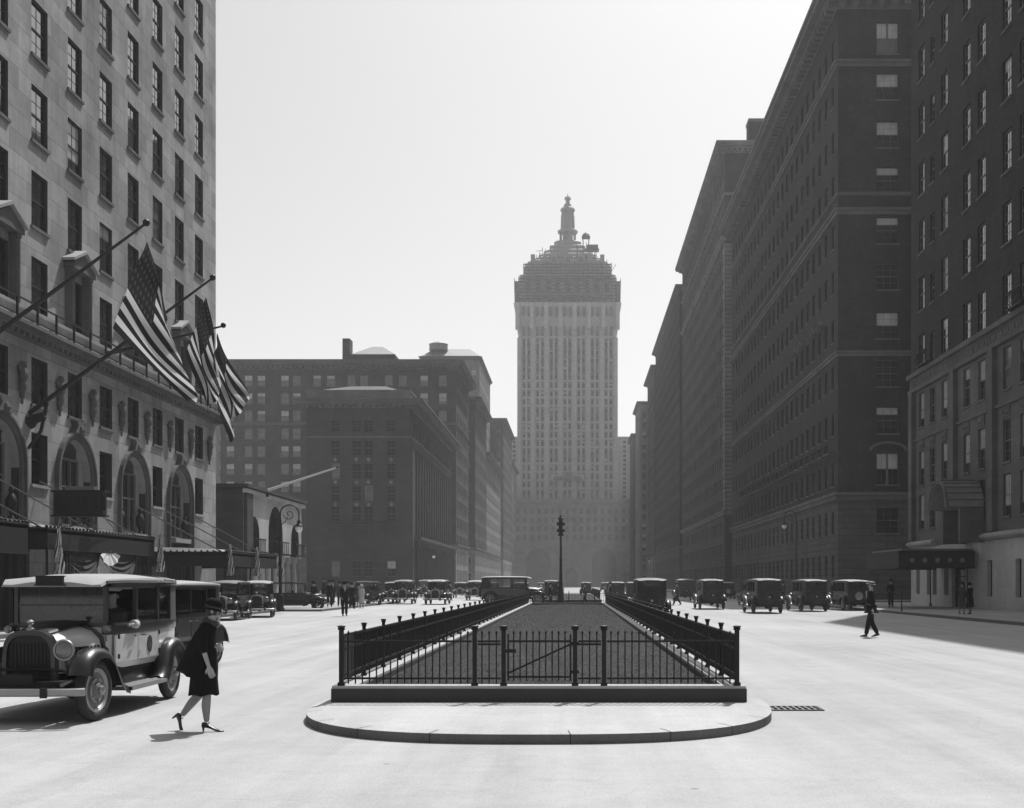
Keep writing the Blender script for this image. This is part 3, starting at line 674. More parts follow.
while y > 40:
    b.ball((RX-.1, y, 16.3), .06, .3, .28, 8); b.ball((RX-.12, y-.5, 16.3), .05, .22, .2, 6); y -= 1.0
b.build('carved_band', r1, world=True, smooth=True)
for yy in pat[:13]:
    b = MB(['dark_trim'])
    b.box(RX-.06, RX-.003, yy-.62, yy+.62, 11.35, 12.0-.002); b.ball((RX-.07, yy, 11.65), .08, .32, .2, 8); b.ball((RX-.07, yy-.42, 11.65), .06, .1, .15, 6); b.ball((RX-.07, yy+.42, 11.65), .06, .1, .15, 6)
    b.build('carved_panel', r1, world=True, smooth=True)
for yy in [88.3, 78.7, 71.4, 64.3, 57.2]:
    b = MB(['dark_trim']); b.box(RX-.3, RX-.003, yy-.45, yy+.45, 4.8, 15.64); b.build('pilaster', r1, world=True)
for ya, yb in ((72.6, 60.2), (60.0, 48), (82.5, 88.6)):
    b = MB(['limestone_smooth']); n = 7; rings = []
    for yy in (min(ya,yb), max(ya,yb)): rings.append([(RX-.003-.5*sin(pi*k/n), yy, 4.52-.24*cos(pi*k/n)) for k in range(n+1)])
    b.loft(rings); b.build('ledge_roll', r1, world=True, smooth=True)
for yy in (74.9, 84, 66.5):                               # lunette hoods over doors and the small iron balconies
    if yy != 74.9:
        b = MB(['iron']); b.box(RX-.7, RX-.003, yy-1.2, yy+1.2, 17.02, 17.1)
        for k in range(13): b.tube([(RX-.66, yy-1.15+k*.19, 17.1), (RX-.8, yy-1.15+k*.19, 17.5), (RX-.66, yy-1.15+k*.19, 18.0)], .02, 4)
        b.tube([(RX-.66, yy-1.2, 18.0), (RX-.66, yy+1.2, 18.0)], .035, 5); b.build('window_balcony', r1, world=True)
b = MB(['copper_dark', 'dark_trim', 'canvas_dark']); N = 12; r = 1.75; rings = []
for xx in (RX-2.3, RX-.003):
    rings.append([(xx, 74.9-r*cos(pi*k/N), 6.35+r*sin(pi*k/N)) for k in range(N+1)]+[(xx, 74.9+(r-.14)*cos(pi*k/N), 6.35+(r-.14)*sin(pi*k/N)) for k in range(N+1)])
b.loft(rings, 0)
for k in range(N+1):
    b.tube([(RX-2.28, 74.9-(r+.04)*cos(pi*k/N), 6.35+(r+.04)*sin(pi*k/N)), (RX-.01, 74.9-(r+.04)*cos(pi*k/N), 6.35+(r+.04)*sin(pi*k/N))], .035, 4, 1)
b.tube([(RX-2.3, 74.9-r*cos(pi*k/16), 6.35+r*sin(pi*k/16)) for k in range(17)], .11, 6, 1)
b.box(RX-1.5, RX-.004, 73.1, 73.4, 4.2, 6.3, 1); b.box(RX-1.5, RX-.004, 76.4, 76.7, 4.2, 6.3, 1); b.box(RX-.3, RX-.005, 73.4, 76.4, 4.4, 6.4, 2)
b.build('arched_hood', r1, world=True)

# second block: dark brick giant, corner at the cross street
kF = window_kit(2.1, 2.5, .3, 3, 2, sillmat='dark_trim', double=False, sash='sash_paint'); kD = window_kit(2.1, 3.0, .3, 2, 1, sillmat='dark_trim', double=True)
kS = window_kit(1.3, 2.2, .3, 2, 1, lite=True, sillmat='dark_trim')
zt = [583-22, 583-73, 583-121, 583-167, 583-217, 583-263, 583-312, 583-360, 583-407, 583-453, 583-507]
rowsN = []
for i, q in enumerate(zt):
    z = 1.72+q*113.6/1200
    if i in (0, 9): rowsN.append((z-3.0, 2.1, 3.0, kD))
    else: rowsN.append((z-2.5, 2.1, 2.5, kF))
rowsS = [(r_[0], 1.3, 2.2, kS) for r_ in rowsN]+[(2.2, 1.3, 2.2, kS)]
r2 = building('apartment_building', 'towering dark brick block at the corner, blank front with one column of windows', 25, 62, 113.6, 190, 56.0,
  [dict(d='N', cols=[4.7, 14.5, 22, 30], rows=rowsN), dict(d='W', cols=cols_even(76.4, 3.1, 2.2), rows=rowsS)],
  wall='dark_brick', base='rusticated', base_h=9.6, trim='dark_trim', cornice=(1.7, 2.2, True), belts=((9.6,.7,.25),(23.2,.5,.15),(36.6,.6,.2),(38.4,.3,.12),(50.6,.6,.2)), weights=(1.5,4,3,1,.5,1))  # mostly pale panes: sky reflection put into the glass colour
for i in range(14):           # balconettes and balcony rows on the avenue side
    for zz in ((16.9,) if i % 2 else (16.9, 31.0 if i % 4 == 0 else 16.9)):
        pass
for i, u in enumerate(cols_even(76.4, 3.1, 2.2)[:20]):
    b = MB(['iron_black', 'dark_trim'])
    yy = 113.6+u
    b.box(25-.75, 25-.003, yy-.95, yy+.95, 14.0, 14.14, 1)
    for k in range(8): b.box(25-.74, 25-.70, yy-.9+k*.25, yy-.86+k*.25, 14.14, 15.0)
    b.box(25-.75, 25-.69, yy-.95, yy+.95, 15.0, 15.06)
    b.build('balcony', r2, world=True)
for yy in (120.5, 124.2, 131, 134.5):
    b = MB(['dark_trim']); b.loft([[(25-.003, yy-1.3, 27.2), (25-.4, yy-1.3, 27.2), (25-.4, yy-1.3, 27.4), (25-.003, yy-1.3, 27.4)], [(25-.003, yy, 27.9), (25-.4, yy, 27.9), (25-.4, yy, 28.1), (25-.003, yy, 28.1)], [(25-.003, yy+1.3, 27.2), (25-.4, yy+1.3, 27.2), (25-.4, yy+1.3, 27.4), (25-.003, yy+1.3, 27.4)]]); b.build('window_pediment', r2, world=True)
b = MB(['dark_trim']); N = 10      # segmental head over the double window
b.tube([(29.7-1.7*cos(pi*k/N), 113.6-.1, 14.25+.75*sin(pi*k/N)) for k in range(N+1)], .14, 6); b.build('window_head', r2, world=True)
r3 = building('apartment_building', 'quoined brick block with tall chimney, third on the right side', 25, 60, 199, 277, 73.0,
  [dict(d='N', cols=[4, 8, 12, 16, 20], rows=rowset(2.4, 19, 3.7, 1.4, 2.2, window_kit(1.4,2.2,.25,2,1,lite=True,sillmat='dark_trim'))),
   dict(d='W', cols=cols_even(78, 3.4, 2.5), rows=rowset(2.4, 19, 3.7, 1.4, 2.2, window_kit(1.4,2.2,.25,2,1,lite=True,sillmat='dark_trim')))],
  wall='grey_brick', base='rusticated', base_h=13, trim='limestone_dirty', cornice=(1.4, 1.6, True), belts=((13,.7,.3),(58.5,.8,.3),(66,.4,.15)), quoins=('W', 58, 1.9))
b = MB(['grey_brick', 'limestone_dirty']); b.box(29.6, 32.2, 203, 206, 74.6, 79.8); b.box(29.5, 32.3, 202.9, 206.1, 79.8, 80.3, 1); b.build('chimney', r3, world=True)
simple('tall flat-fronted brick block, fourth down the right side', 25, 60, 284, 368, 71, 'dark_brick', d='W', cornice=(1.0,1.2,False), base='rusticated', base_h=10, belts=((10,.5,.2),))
simple('fifth block on the right side with a stepped top', 25, 60, 372, 408, 68, 'grey_brick', d='W', cornice=(1.2,1.2,False), base='limestone_dirty', base_h=10, belts=((60,.6,.3),))
simple('narrow pale block near the tower on the right', 22.5, 40, 412, 440, 63, 'pale_brick', d='W', cornice=(.9,1,False))
simple('last brick block before the tower on the right', 22, 50, 444, 472, 56, 'grey_brick', d='W', cornice=(.9,1,False))

# --- the tower closing the avenue
TY = 500.0; s_ = TY/1200; CX = -2.7
def tz(py): return H+(583-py)*s_
tw = empty('skyscraper', (CX, TY, 0), label='tall tower with scaffolded crown and lantern closing the end of the avenue', cat='tower')
b = MB(['tower_stone', 'roofing']); wr = 20.2; zt_ = tz(338)
bays = [CX-wr+3.05+k*5.7 for k in range(7)]
kT = window_kit(1.15, 1.9, .5, 1, 1, glass='far_glass', sill=False, lite=True)
rowz = [tz(433)+.5]; z = 14.0; zr = []
while z < zt_-3.0: zr.append(z); z += 3.45
ops = []; spots = []
for bx in bays:
    for q in (-1.0, 1.0):
        for z in zr: ops.append((bx+q-.575-(CX-wr), bx+q+.575-(CX-wr), z, z+1.9)); spots.append((bx+q, TY, z, 'N', kT))
facade(b, (CX-wr, TY), 'N', 2*wr, 0, zt_, ops, .5, 0)
for d, org in (('E', (CX+wr, TY)), ('W', (CX-wr, TY+30))): facade(b, org, d, 30, 0, zt_, [], .5, 0)
b.build('wall', tw, smooth=None, world=True)
b = MB(['tower_stone'])
for k in range(8):
    xx = CX-wr+.05+k*5.757; b.box(xx-.75, xx+.75, TY-.9, TY-.004, 0, zt_+.0)
for bx in bays: b.box(bx-.28, bx+.28, TY-.45, TY-.005, 36, zt_)
b.build('piers', tw, world=True)
b = MB(['dark_trim'])
for bx in bays:
    for z in zr:
        for q in (-1.0, 1.0): b.box(bx+q-.57, bx+q+.57, TY-.12, TY-.006, z+1.95, z+(3.4 if z > 84 or int(z/3.45) % 5 == 0 else 2.5))
b.build('spandrels', tw, world=True, kind='stuff')
# flared capital storeys
b = MB(['tower_stone', 'dark_trim'])
def ring(cx, hx, hy, y, z, ch): return [(cx-hx+ch,y-hy,z),(cx+hx-ch,y-hy,z),(cx+hx,y-hy+ch,z),(cx+hx,y+hy-ch,z),(cx+hx-ch,y+hy,z),(cx-hx+ch,y+hy,z),(cx-hx,y+hy-ch,z),(cx-hx,y-hy+ch,z)]
CYt = TY+15
tc = lambda py: H+(583-py)*(TY+13)/1200
b.loft([ring(CX, wr+.3, 15.3, CYt, zt_, 1), ring(CX, wr+1.0, 16, CYt, tz(325), 1), ring(CX, wr+2.0, 17, CYt, tz(305), 1), ring(CX, wr+2.3, 17.3, CYt, tz(303.5), 1)])
for bx in bays:
    for q in (-1.1, 1.1): b.box(bx+q-.5, bx+q+.5, CYt-17.4, CYt-15.0, tz(317), tz(308), 1); b.box(bx+q-.55, bx+q+.55, CYt-16.25, CYt-15.0, tz(336), tz(327), 1)
for k in range(8): xx = CX-wr-.6+k*5.95; b.box(xx-.8, xx+.8, CYt-17.9, CYt-15, tz(330), tz(304.5))
b.build('capital', tw, world=True)
b = MB(['copper_dark', 'far_glass', 'tower_stone'])
b.loft([ring(CX, 20.2, 14.5, CYt, tc(303.5)+.01, 3), ring(CX, 20.2, 14.5, CYt, tc(281), 3)]); b.loft([ring(CX, 18.3, 13.4, CYt, tc(281), 3), ring(CX, 17.9, 13, CYt, tc(269), 3)])
for k in range(-4, 5):
    b.box(CX+k*4.1-1.0, CX+k*4.1+1.0, CYt-14.7, CYt-14.4, tc(300), tc(285), 1)
b.build('upper_storeys', tw, world=True)
rt = random.Random(11)
b = MB(['copper_dark', 'dark_trim', 'tower_stone'])      # stepped, unfinished pyramid
for (hx, hy, za, zb2, top) in ((17.0, 13.2, 269.5, 266, .93), (14.4, 12, 266, 262, .92), (12.4, 10.6, 262, 257.5, .9), (10.2, 9, 257.5, 252.5, .86), (7.6, 7, 252.5, 247, .84), (5.8, 5.4, 247, 242, .85)):
    b.loft([ring(CX, hx, hy, CYt, tc(za), 3 if hx > 9 else 1.5), ring(CX, hx*.985, hy*.985, CYt, tc(za)*.25+tc(zb2)*.75, 3 if hx > 9 else 1.5), ring(CX, hx*top, hy*top, CYt, tc(zb2), 2.5 if hx > 9 else 1.2)])
for k in (-1, 0, 1):
    q = CX+k*5.6; b.box(q-1.7, q+1.7, CYt-14.2, CYt-9, tc(272), tc(264.5), 0); b.prism([(q-2.1, tc(264.5)), (q+2.1, tc(264.5)), (q, tc(260.5))], CYt-14.5, CYt-8, 'y', 0); b.lathe([(1.1,0),(1.1,.2)], 10, 1, TX(q, CYt-14.3, tc(267.5), rx=pi/2))
for sg in (-1, 1):
    for xx in (9.5, 14.5): b.box(CX+sg*xx-.9, CX+sg*xx+.9, CYt-13.6, CYt-11, tc(270), tc(263)+rt.random())
b.build('pyramid_roof', tw, world=True)
b = MB(['copper_dark', 'dark_trim'])
b.lathe([(4.4,tc(242)),(4.2,tc(241)),(2.2,tc(240.5)),(2.2,tc(232.5)),(4.2,tc(232)),(4.4,tc(230)),(2.6,tc(228)),(2.5,tc(214.5)),(2.0,tc(214)),(1.6,tc(209.8)),(3.2,tc(209.5)),(3.0,tc(207.5)),(1.9,tc(206)),(1.5,tc(203)),(.9,tc(202.5)),(.9,tc(198.5)),(1.5,tc(198)),(1.2,tc(195.8)),(.2,tc(195)),(.08,tc(192))], 12, 0, TX(CX, CYt, 0))
for k in range(8):
    a = 2*pi*k/8+.2; b.tube([(CX+3.3*cos(a), CYt+3.3*sin(a), tc(241)), (CX+3.3*cos(a), CYt+3.3*sin(a), tc(232))], .3, 5); b.tube([(CX+2.9*cos(a), CYt+2.9*sin(a), tc(230)), (CX+2.7*cos(a), CYt+2.7*sin(a), tc(214))], .22, 5); b.tube([(CX+2.5*cos(a), CYt+2.5*sin(a), tc(214)), (CX+2.4*cos(a), CYt+2.4*sin(a), tc(209))], .25, 5)
b.build('lantern', tw, world=True)
b = MB(['iron'])                     # scaffolding that wraps the crown
def pole(a, c, r=.14): b.tube([a, c], r, 4, 0, False)
for (hw, dy, za, zb, n, m) in ((20.3, 16.6, 303, 279, 21, 7), (18.3, 15.2, 279, 264, 19, 5)):
    for k in range(n+1):
        xx = CX-hw+2*hw*k/n; pole((xx, CYt-dy, tz(za)), (xx, CYt-dy, tz(zb)+rt.random()**2*3.2), .12)
    for j in range(m+1):
        zz = tz(za)+(tz(zb)-tz(za))*j/m; pole((CX-hw, CYt-dy, zz), (CX+hw, CYt-dy, zz), .12); 
        for sg in (-1, 1): pole((CX+sg*hw, CYt-dy, zz), (CX+sg*hw, CYt+dy*.6, zz), .12)
        b.box(CX-hw, CX+hw, CYt-dy, CYt-dy+1.0, zz-.22, zz-.12)
    for k in range(0, n, 3): pole((CX-hw+2*hw*k/n, CYt-dy, tz(za)), (CX-hw+2*hw*(k+2)/n, CYt-dy, tz(zb)), .1)
    for sg in (-1, 1):
        for k in range(8): pole((CX+sg*hw, CYt-dy+k*3.2, tz(za)), (CX+sg*hw, CYt-dy+k*3.2, tz(zb)), .12)
for sg in (-1, 1):                    # side landings
    for j in range(6): b.box(CX+sg*20.4, CX+sg*21.9, CYt-16, CYt-10, tz(300)+j*1.5, tz(300)+j*1.5+.12)
    for k in range(3): pole((CX+sg*21.9, CYt-16+k*3, tz(303)), (CX+sg*22.1, CYt-16+k*3, tz(279)), .12)
for k in range(60):                   # loose staging round the roof
    a = rt.random()*pi+pi; rr_ = 7+11*rt.random(); zz = tc(268)+(18-rr_)*1.05*rt.random(); xx = CX+rr_*cos(a)*1.05; yy = CYt+rr_*.75*sin(a)
    pole((xx, yy, tc(269)), (xx, yy, zz+2.0*rt.random()), .11)
    if k % 3 == 0: pole((xx, yy, zz), (xx+(rt.random()-.5)*7, yy, zz+(rt.random()-.5)*1.0), .11)
for (xx, za, zb) in ((14.5, 262, 232), (16.9, 262, 232), (19.5, 256, 243), (12, 258, 243)): pole((CX+xx-8, CYt-12, tz(za)), (CX+xx-8, CYt-12, tz(zb)), .2)
b.box(CX+6, CX+9.4, CYt-13, CYt-10, tz(236), tz(234.6)); b.lathe([(1.9,0),(1.2,1.2),(.2,2.0)], 8, 0, TX(CX+7.7, CYt-11.5, tz(234.6)))
b.box(CX+7, CX+13.2, CYt-13, CYt-10, tz(249), tz(247)); b.box(CX+8, CX+12.8, CYt-12.8, CYt-10.5, tz(247), tz(243))
b.build('scaffolding', tw, world=True)
b = MB(['tower_stone', 'far_glass'])      # wings and base with two traffic arches
zw = tz(436); zb_ = tz(500)
for xa, xb in ((CX-24.5, CX-wr-.01), (CX+wr+.01, CX+27.5)):
    b = MB(['tower_stone', 'far_glass']); b.box(xa, xb, TY+2, TY+24, 0, zw)
    for k in range(14): b.box((xa+xb)/2-.6, (xa+xb)/2+.6, TY+1.93, TY+1.99, zb_+1+k*1.9-.0, zb_+2.1+k*1.9, 1) if zb_+2.2+k*1.9 < zw else None
    b.build('side_wing', tw, world=True)
b = MB(['limestone_dirty', 'far_glass', 'dark_trim'])
bo = []
for (ax, ar, at) in ((-14.8, 5.0, 16), (12.4, 5.0, 16), (-1.2, 2.6, 8), (-29, 3, 11), (26, 3, 11)): bo.append((ax-ar+45, ax+ar+45, .01, at))
for k in range(31): [bo.append((1.6+k*2.9-.65, 1.6+k*2.9+.65, zz, zz+2.1)) for zz in (19.4, 23.0, 26.6, 30.2)]
facade(b, (CX-45+2.7, TY-6), 'N', 90, 0, zb_, bo, .6, 0, 2); b.add([(CX-42.3,TY-6,zb_),(CX+47.7,TY-6,zb_),(CX+47.7,TY+20,zb_),(CX-42.3,TY+20,zb_)], [(0,1,2,3)], 2)
for x_ in (-42.3, 47.7): b.add([(CX+x_,TY-6,0),(CX+x_,TY+20,0),(CX+x_,TY+20,zb_),(CX+x_,TY-6,zb_)], [(0,1,2,3)], 0)
for (ax, ar, at) in ((-14.8, 5.0, 16), (12.4, 5.0, 16), (-1.2, 2.6, 8), (-29, 3, 11), (26, 3, 11)):
    N = 12; pts = [(CX+2.7+ax-ar*cos(pi*k/N), at-ar+ar*sin(pi*k/N)) for k in range(N+1)]
    for k in range(N): (a,za),(q,zb) = pts[k], pts[k+1]; b.add([(a,TY-6,za),(q,TY-6,zb),(q,TY-6,at),(a,TY-6,at)], [(0,1,2,3)], 0)
b.box(CX-43, CX+48.4, TY-6.6, TY-6.003, 17.2, 18.2); b.box(CX-43, CX+48.4, TY-7, TY-6.004, zb_-1.4, zb_)
b.build('base', tw, world=True)
b = MB(['dark_trim', 'tower_stone']); zc_ = tz(477); b.box(CX-7, CX+7, TY-1.4, TY-.91, zc_-1.2, zc_+1.0, 1); b.ball((CX, TY-1.6, zc_), 2.0, .8, 1.9, 12, 0); b.ball((CX-4, TY-1.6, zc_-.6), 1.9, .6, 1.0, 8, 0); b.ball((CX+4, TY-1.6, zc_-.6), 1.9, .6, 1.0, 8, 0); b.build('clock_group', tw, world=True, smooth=True)
place_windows(tw, spots, weights=(5,.6,.6,1,.2,2))
# ------------------------------------------------------------------ the planted median
def island_apron(xc, a, y0, b, z=.12):
    mb = MB(['apron_concrete', 'kerb_stone']); N = 48; e = 2/2.7
    out = []; inn = []
    for k in range(N+1):
        t_ = pi*k/N; c, s_ = cos(t_), sin(t_)
        px = abs(c)**e*(1 if c > 0 else -1); py = abs(s_)**e
        out.append((xc+a*px, y0-b*py)); inn.append((xc+(a-.2)*px, y0-(b-.2)*py))
    for k in range(N):
        (x0,y0_),(x1,y1_) = out[k], out[k+1]; (u0,v0),(u1,v1) = inn[k], inn[k+1]
        mb.add([(x0,y0_,-.02),(x1,y1_,-.02),(x1,y1_,z-.015),(x0,y0_,z-.015)], [(0,1,2,3)], 1)
        mb.add([(x0,y0_,z-.015),(x1,y1_,z-.015),(u1,v1,z),(u0,v0,z)], [(0,1,2,3)], 0)
    mb.add([(x,y,z) for x,y in inn], [tuple(range(N+1))], 0)
    mb.mats.append('soil')
    for k in range(3, N-1, 5):          # joints between the kerb stones
        (x0,y0_) = out[k]; (u0,v0) = inn[k]; dx, dy = out[k+1][0]-x0, out[k+1][1]-y0_; l = sqrt(dx*dx+dy*dy); dx, dy = dx/l*.006, dy/l*.006; nx_, ny_ = (x0-u0)*.012, (y0_-v0)*.012
        mb.add([(x0-dx+nx_,y0_-dy+ny_,0),(x0+dx+nx_,y0_+dy+ny_,0),(x0+dx+nx_,y0_+dy+ny_,z-.012),(x0-dx+nx_,y0_-dy+ny_,z-.012),(u0+dx,v0+dy,z+.002),(u0-dx,v0-dy,z+.002)], [(0,1,2,3),(3,2,4,5)], 2)
    return mb.build('median_pavement', kind='structure')
MX0, MX1, MY0, MY1 = -3.14, 2.20, 16.1, 84.0
MC = (MX0+MX1)/2
island_apron(MC+.03, 3.03, MY0+.6, 3.9)
def median(y0, y1, first):
    b = MB(['dark_granite', 'wall_coping']); t_ = .32
    x0, x1 = MX0-.12, MX1+.12
    b.box(x0, x1, y0, y0+.34, 0, .30, 0); b.box(x0, x0+t_, y0+.34, y1, 0, .30, 0); b.box(x1-t_, x1, y0+.34, y1, 0, .30, 0); b.box(x0+t_, x1-t_, y1-.3, y1, 0, .30, 0)
    b.box(x0+.01, x1-.01, y0+.01, y0+.33, .301, .335, 1); b.box(x0+.01, x0+t_-.01, y0+.33, y1-.01, .301, .335, 1); b.box(x1-t_+.01, x1-.01, y0+.33, y1-.01, .301, .335, 1); b.box(x0+t_, x1-t_, y1-.29, y1-.01, .301, .335, 1)
    b.build('median_wall', label='low stone wall round the nearer planted median' if first else 'low stone wall round the farther median beyond the crossing', cat='wall')
    g2 = MB(['turf']); nx, ny = 24, 120; rr = random.Random(3)
    xs = [x0+t_+(x1-x0-2*t_)*i/nx for i in range(nx+1)]; ys = [y0+.34+(y1-y0-.64)*j/ny for j in range(ny+1)]
    vs = [(x, y, .2+.004*rr.random()+.05*sin(pi*(x-x0)/(x1-x0))) for y in ys for x in xs]
    g2.add(vs, [(j*(nx+1)+i, j*(nx+1)+i+1, (j+1)*(nx+1)+i+1, (j+1)*(nx+1)+i) for j in range(ny) for i in range(nx)])
    if first:
        for k in range(90000):                # low ground-cover leaves
            y = y0+.4+(y1-y0-1)*rr.random()**2.2; x = x0+t_+.05+(x1-x0-2*t_-.1)*rr.random(); z = .21+.05*sin(pi*(x-x0)/(x1-x0)); a = rr.random()*6.28; h_ = .006+.010*rr.random(); w_ = .0012+.0015*rr.random()+.00018*y
            g2.add([(x-w_*cos(a), y-w_*sin(a), z), (x+w_*cos(a), y+w_*sin(a), z), (x+.03*sin(a), y+.03*cos(a), z+h_)], [(0,1,2)])
    g2.build('ground_cover', kind='stuff', smooth=None)
median(MY0, MY1, True); median(101, 150, False)
FT = 1.05                              # height of the rail tops
def post_mesh(h=1.12, z0=.335):
    b = MB(['iron_black', 'iron']); b.box(-.024, .024, -.024, .024, z0, h-.05); b.box(-.038, .038, -.038, .038, z0, z0+.04)
    b.lathe([(.028,h-.05),(.038,h-.035),(.038,h-.02),(.034,h-.015),(.048,h-.002),(.048,h+.006),(.02,h+.012)], 10)
    return b.mesh('post', False)
pmesh = post_mesh()
def fence_run(label, x, y0, y1, group, posts, dense=True):
    root = empty('iron_fence', (x, y0, 0), label=label, cat='fence', group=group)
    for py in posts: inst('post', pmesh, root, (0, py-y0, 0))
    for z_ in (FT-.06, FT-.24, .46):
        b = MB(['iron_black']); b.box(x-.02, x+.02, y0, y1, z_, z_+.035); b.build('rail', root, world=True)
    b = MB(['iron_black']); y = y0+.1
    while y < y1:
        if min(abs(y-p_) for p_ in posts) > .05: b.box(x-.008, x+.008, y-.008, y+.008, .39, FT-.06)
        y += .105
    b.build('pickets', root, world=True); return root
ps = [17.95+1.83*k for k in range(36)]
fence_run('left iron fence along the near median', MX0, MY0+.1, MY1, 'iron fences of the medians', [p for p in ps if p < MY1])
fence_run('right iron fence along the near median', MX1, MY0+.1, MY1, 'iron fences of the medians', [p for p in ps if p < MY1])
ff = empty('iron_fence', (MC, MY0+.1, 0), label='front iron fence with a gate facing the viewer', cat='fence', group='iron fences of the medians')
fx = [MX0, -1.34, -.95, .015, .405, MX1]
big = MB(['iron_black', 'iron']); big.box(-.029, .029, -.029, .029, .335, 1.08); big.box(-.045, .045, -.045, .045, .335, .38); big.lathe([(.034,1.08),(.05,1.095),(.05,1.11),(.04,1.115),(.056,1.13),(.056,1.14),(.02,1.15)], 12); bigm = big.mesh('post')
for x in fx: inst('post', bigm, ff, (x-MC, 0, 0))
yf = MY0+.1
for a, c in ((fx[0], fx[1]), (fx[1], fx[2]), (fx[3], fx[4]), (fx[4], fx[5])):
    for z_ in (FT-.13, .42, .88 if c-a < .5 else .43):
        if z_ == .43: continue
        b = MB(['iron_black']); b.box(a+.04, c-.04, yf-.014, yf+.014, z_, z_+.028); b.build('rail', ff, world=True)
    b = MB(['iron_black']); n = max(2, round((c-a)/.094))
    for k in range(1, n): 
        x = a+(c-a)*k/n; b.box(x-.009, x+.009, yf-.009, yf+.009, .36, FT-.02); b.lathe([(.013,FT-.02),(.018,FT),(.002,FT+.03)], 5, 0, TX(x,yf,0))
    b.build('pickets', ff, world=True)
gt = MB(['iron_black']); a, c = fx[2]+.05, fx[3]-.05; n = 10
for z_ in (FT-.13, .44): gt.box(a, c, yf-.016, yf+.016, z_, z_+.03)
gt.box(a, a+.025, yf-.017, yf+.017, .40, FT-.02); gt.box(c-.025, c, yf-.017, yf+.017, .40, FT-.02)
for k in range(1, n): x = a+(c-a)*k/n; gt.box(x-.009, x+.009, yf-.009, yf+.009, .40, FT-.02); gt.lathe([(.013,FT-.02),(.018,FT),(.002,FT+.03)], 5, 0, TX(x,yf,0))
gt.tube([(a, yf-.03, .50), (c, yf-.03, .90)], .014, 6); gt.box(a-.06, a+.12, yf-.05, yf-.02, .78, .83)
for z_ in (.5, .88): gt.box(c-.01, c+.1, yf-.04, yf+.04, z_, z_+.05)
gt.build('gate', ff, world=True)
for xx in (MX0, MX1):
    fence_run(('left' if xx < 0 else 'right')+' iron fence along the farther median past the crossing', xx, 101.2, 149, 'iron fences of the medians', [101.3+2.4*k for k in range(20)])
fb = empty('iron_fence', (MC, 83.85, 0), label='short cross fence closing the far end of the near median', cat='fence', group='iron fences of the medians')
for x in [MX0+.08+k*.9 for k in range(7)]: inst('post', pmesh, fb, (x-MC, 0, 0))
b = MB(['iron_black']); b.box(MX0+.1, MX1-.1, 83.83, 83.87, FT-.06, FT-.03); b.box(MX0+.1, MX1-.1, 83.83, 83.87, .46, .49); b.build('rail', fb, world=True)
b = MB(['iron_black'])
for k in range(50): b.box(MX0+.15+k*.107, MX0+.17+k*.107, 83.84, 83.86, .39, FT-.06)
b.build('pickets', fb, world=True)
# drain grate by the apron
dr = empty('drain_grate', (2.95, 16.4, 0), label='slotted iron drain grate in the road beside the median end', cat='grate')
b = MB(['iron']); b.box(-.42, .42, -.27, -.21, .001, .014); b.box(-.42, .42, .21, .27, .001, .014)
b.box(-.42, -.37, -.21, .21, .001, .014); b.box(.37, .42, -.21, .21, .001, .014)
b.box(-.37, .37, -.02, .02, .002, .013); b.build('grate_frame', dr)
b = MB(['steel_grey'])
for k in range(9): b.box(-.35+k*.082, -.32+k*.082, -.21, .21, .002, .013)
b.build('bars', dr); b = MB(['under_black']); b.box(-.37, .37, -.21, .21, .0005, .0015); b.build('hollow_shade', dr)  # black plate paints the unlit hollow below the bars
# ------------------------------------------------------------------ lamps and signals
def crook_lamp(x, y, h, label, side=1):
    r_ = empty('street_lamp', (x, y, .13), label=label, cat='street lamp', group='bishop crook street lamps')
    b = MB(['iron_black']); b.lathe([(.26,0),(.26,.12),(.2,.2),(.2,.75),(.15,.85),(.17,.92),(.11,1.0),(.095,1.3),(.075,h*.6),(.06,h-1.15)], 12); b.build('post', r_, smooth=True)
    b = MB(['iron_black']); R0 = .52; pts = [(0,0,h-1.15)]+[(side*(R0-R0*cos(a)), 0, h-R0+R0*sin(a)-.05) for a in [pi*k/14 for k in range(15)]]+[(side*2*R0, 0, h-R0-.28)]
    b.tube(pts, [.05]+[.042]*(len(pts)-2)+[.03], 8)
    sp = [(side*(R0*.95+.32*(1-k/22)*cos(k*.42+pi)), 0, h-R0-.06+.32*(1-k/22)*sin(k*.42+pi)) for k in range(20)]; b.tube(sp, .024, 6)
    b.tube([(side*.03,0,h-1.2),(side*.3,0,h-.95),(side*.42,0,h-.7)], .022, 6); b.build('crook', r_, smooth=True)
    b = MB(['iron_black', 'milk_glass']); zz = h-R0-.28; b.lathe([(.03,zz),(.05,zz-.1),(.1,zz-.16),(.12,zz-.3),(.26,zz-.42),(.27,zz-.46)], 14, 0, TX(side*2*R0,0,0)); 
    b.lathe([(.2,zz-.46),(.22,zz-.58),(.14,zz-.74),(.03,zz-.8)], 14, 1, TX(side*2*R0,0,0)); b.build('lantern_head', r_, smooth=True)
crook_lamp(-16.4, 67.0, 6.0, 'curled iron street lamp in front of the low stone clubhouse', 1)
crook_lamp(19.0, 102.5, 7.8, 'curled iron street lamp before the corner of the towering dark block', -1)
crook_lamp(18.8, 283, 8.2, 'distant curled iron lamp far down the right sidewalk', -1)
crook_lamp(-18.8, 152, 6.3, 'distant curled iron lamp beside the colonnade of the brown palazzo', 1)
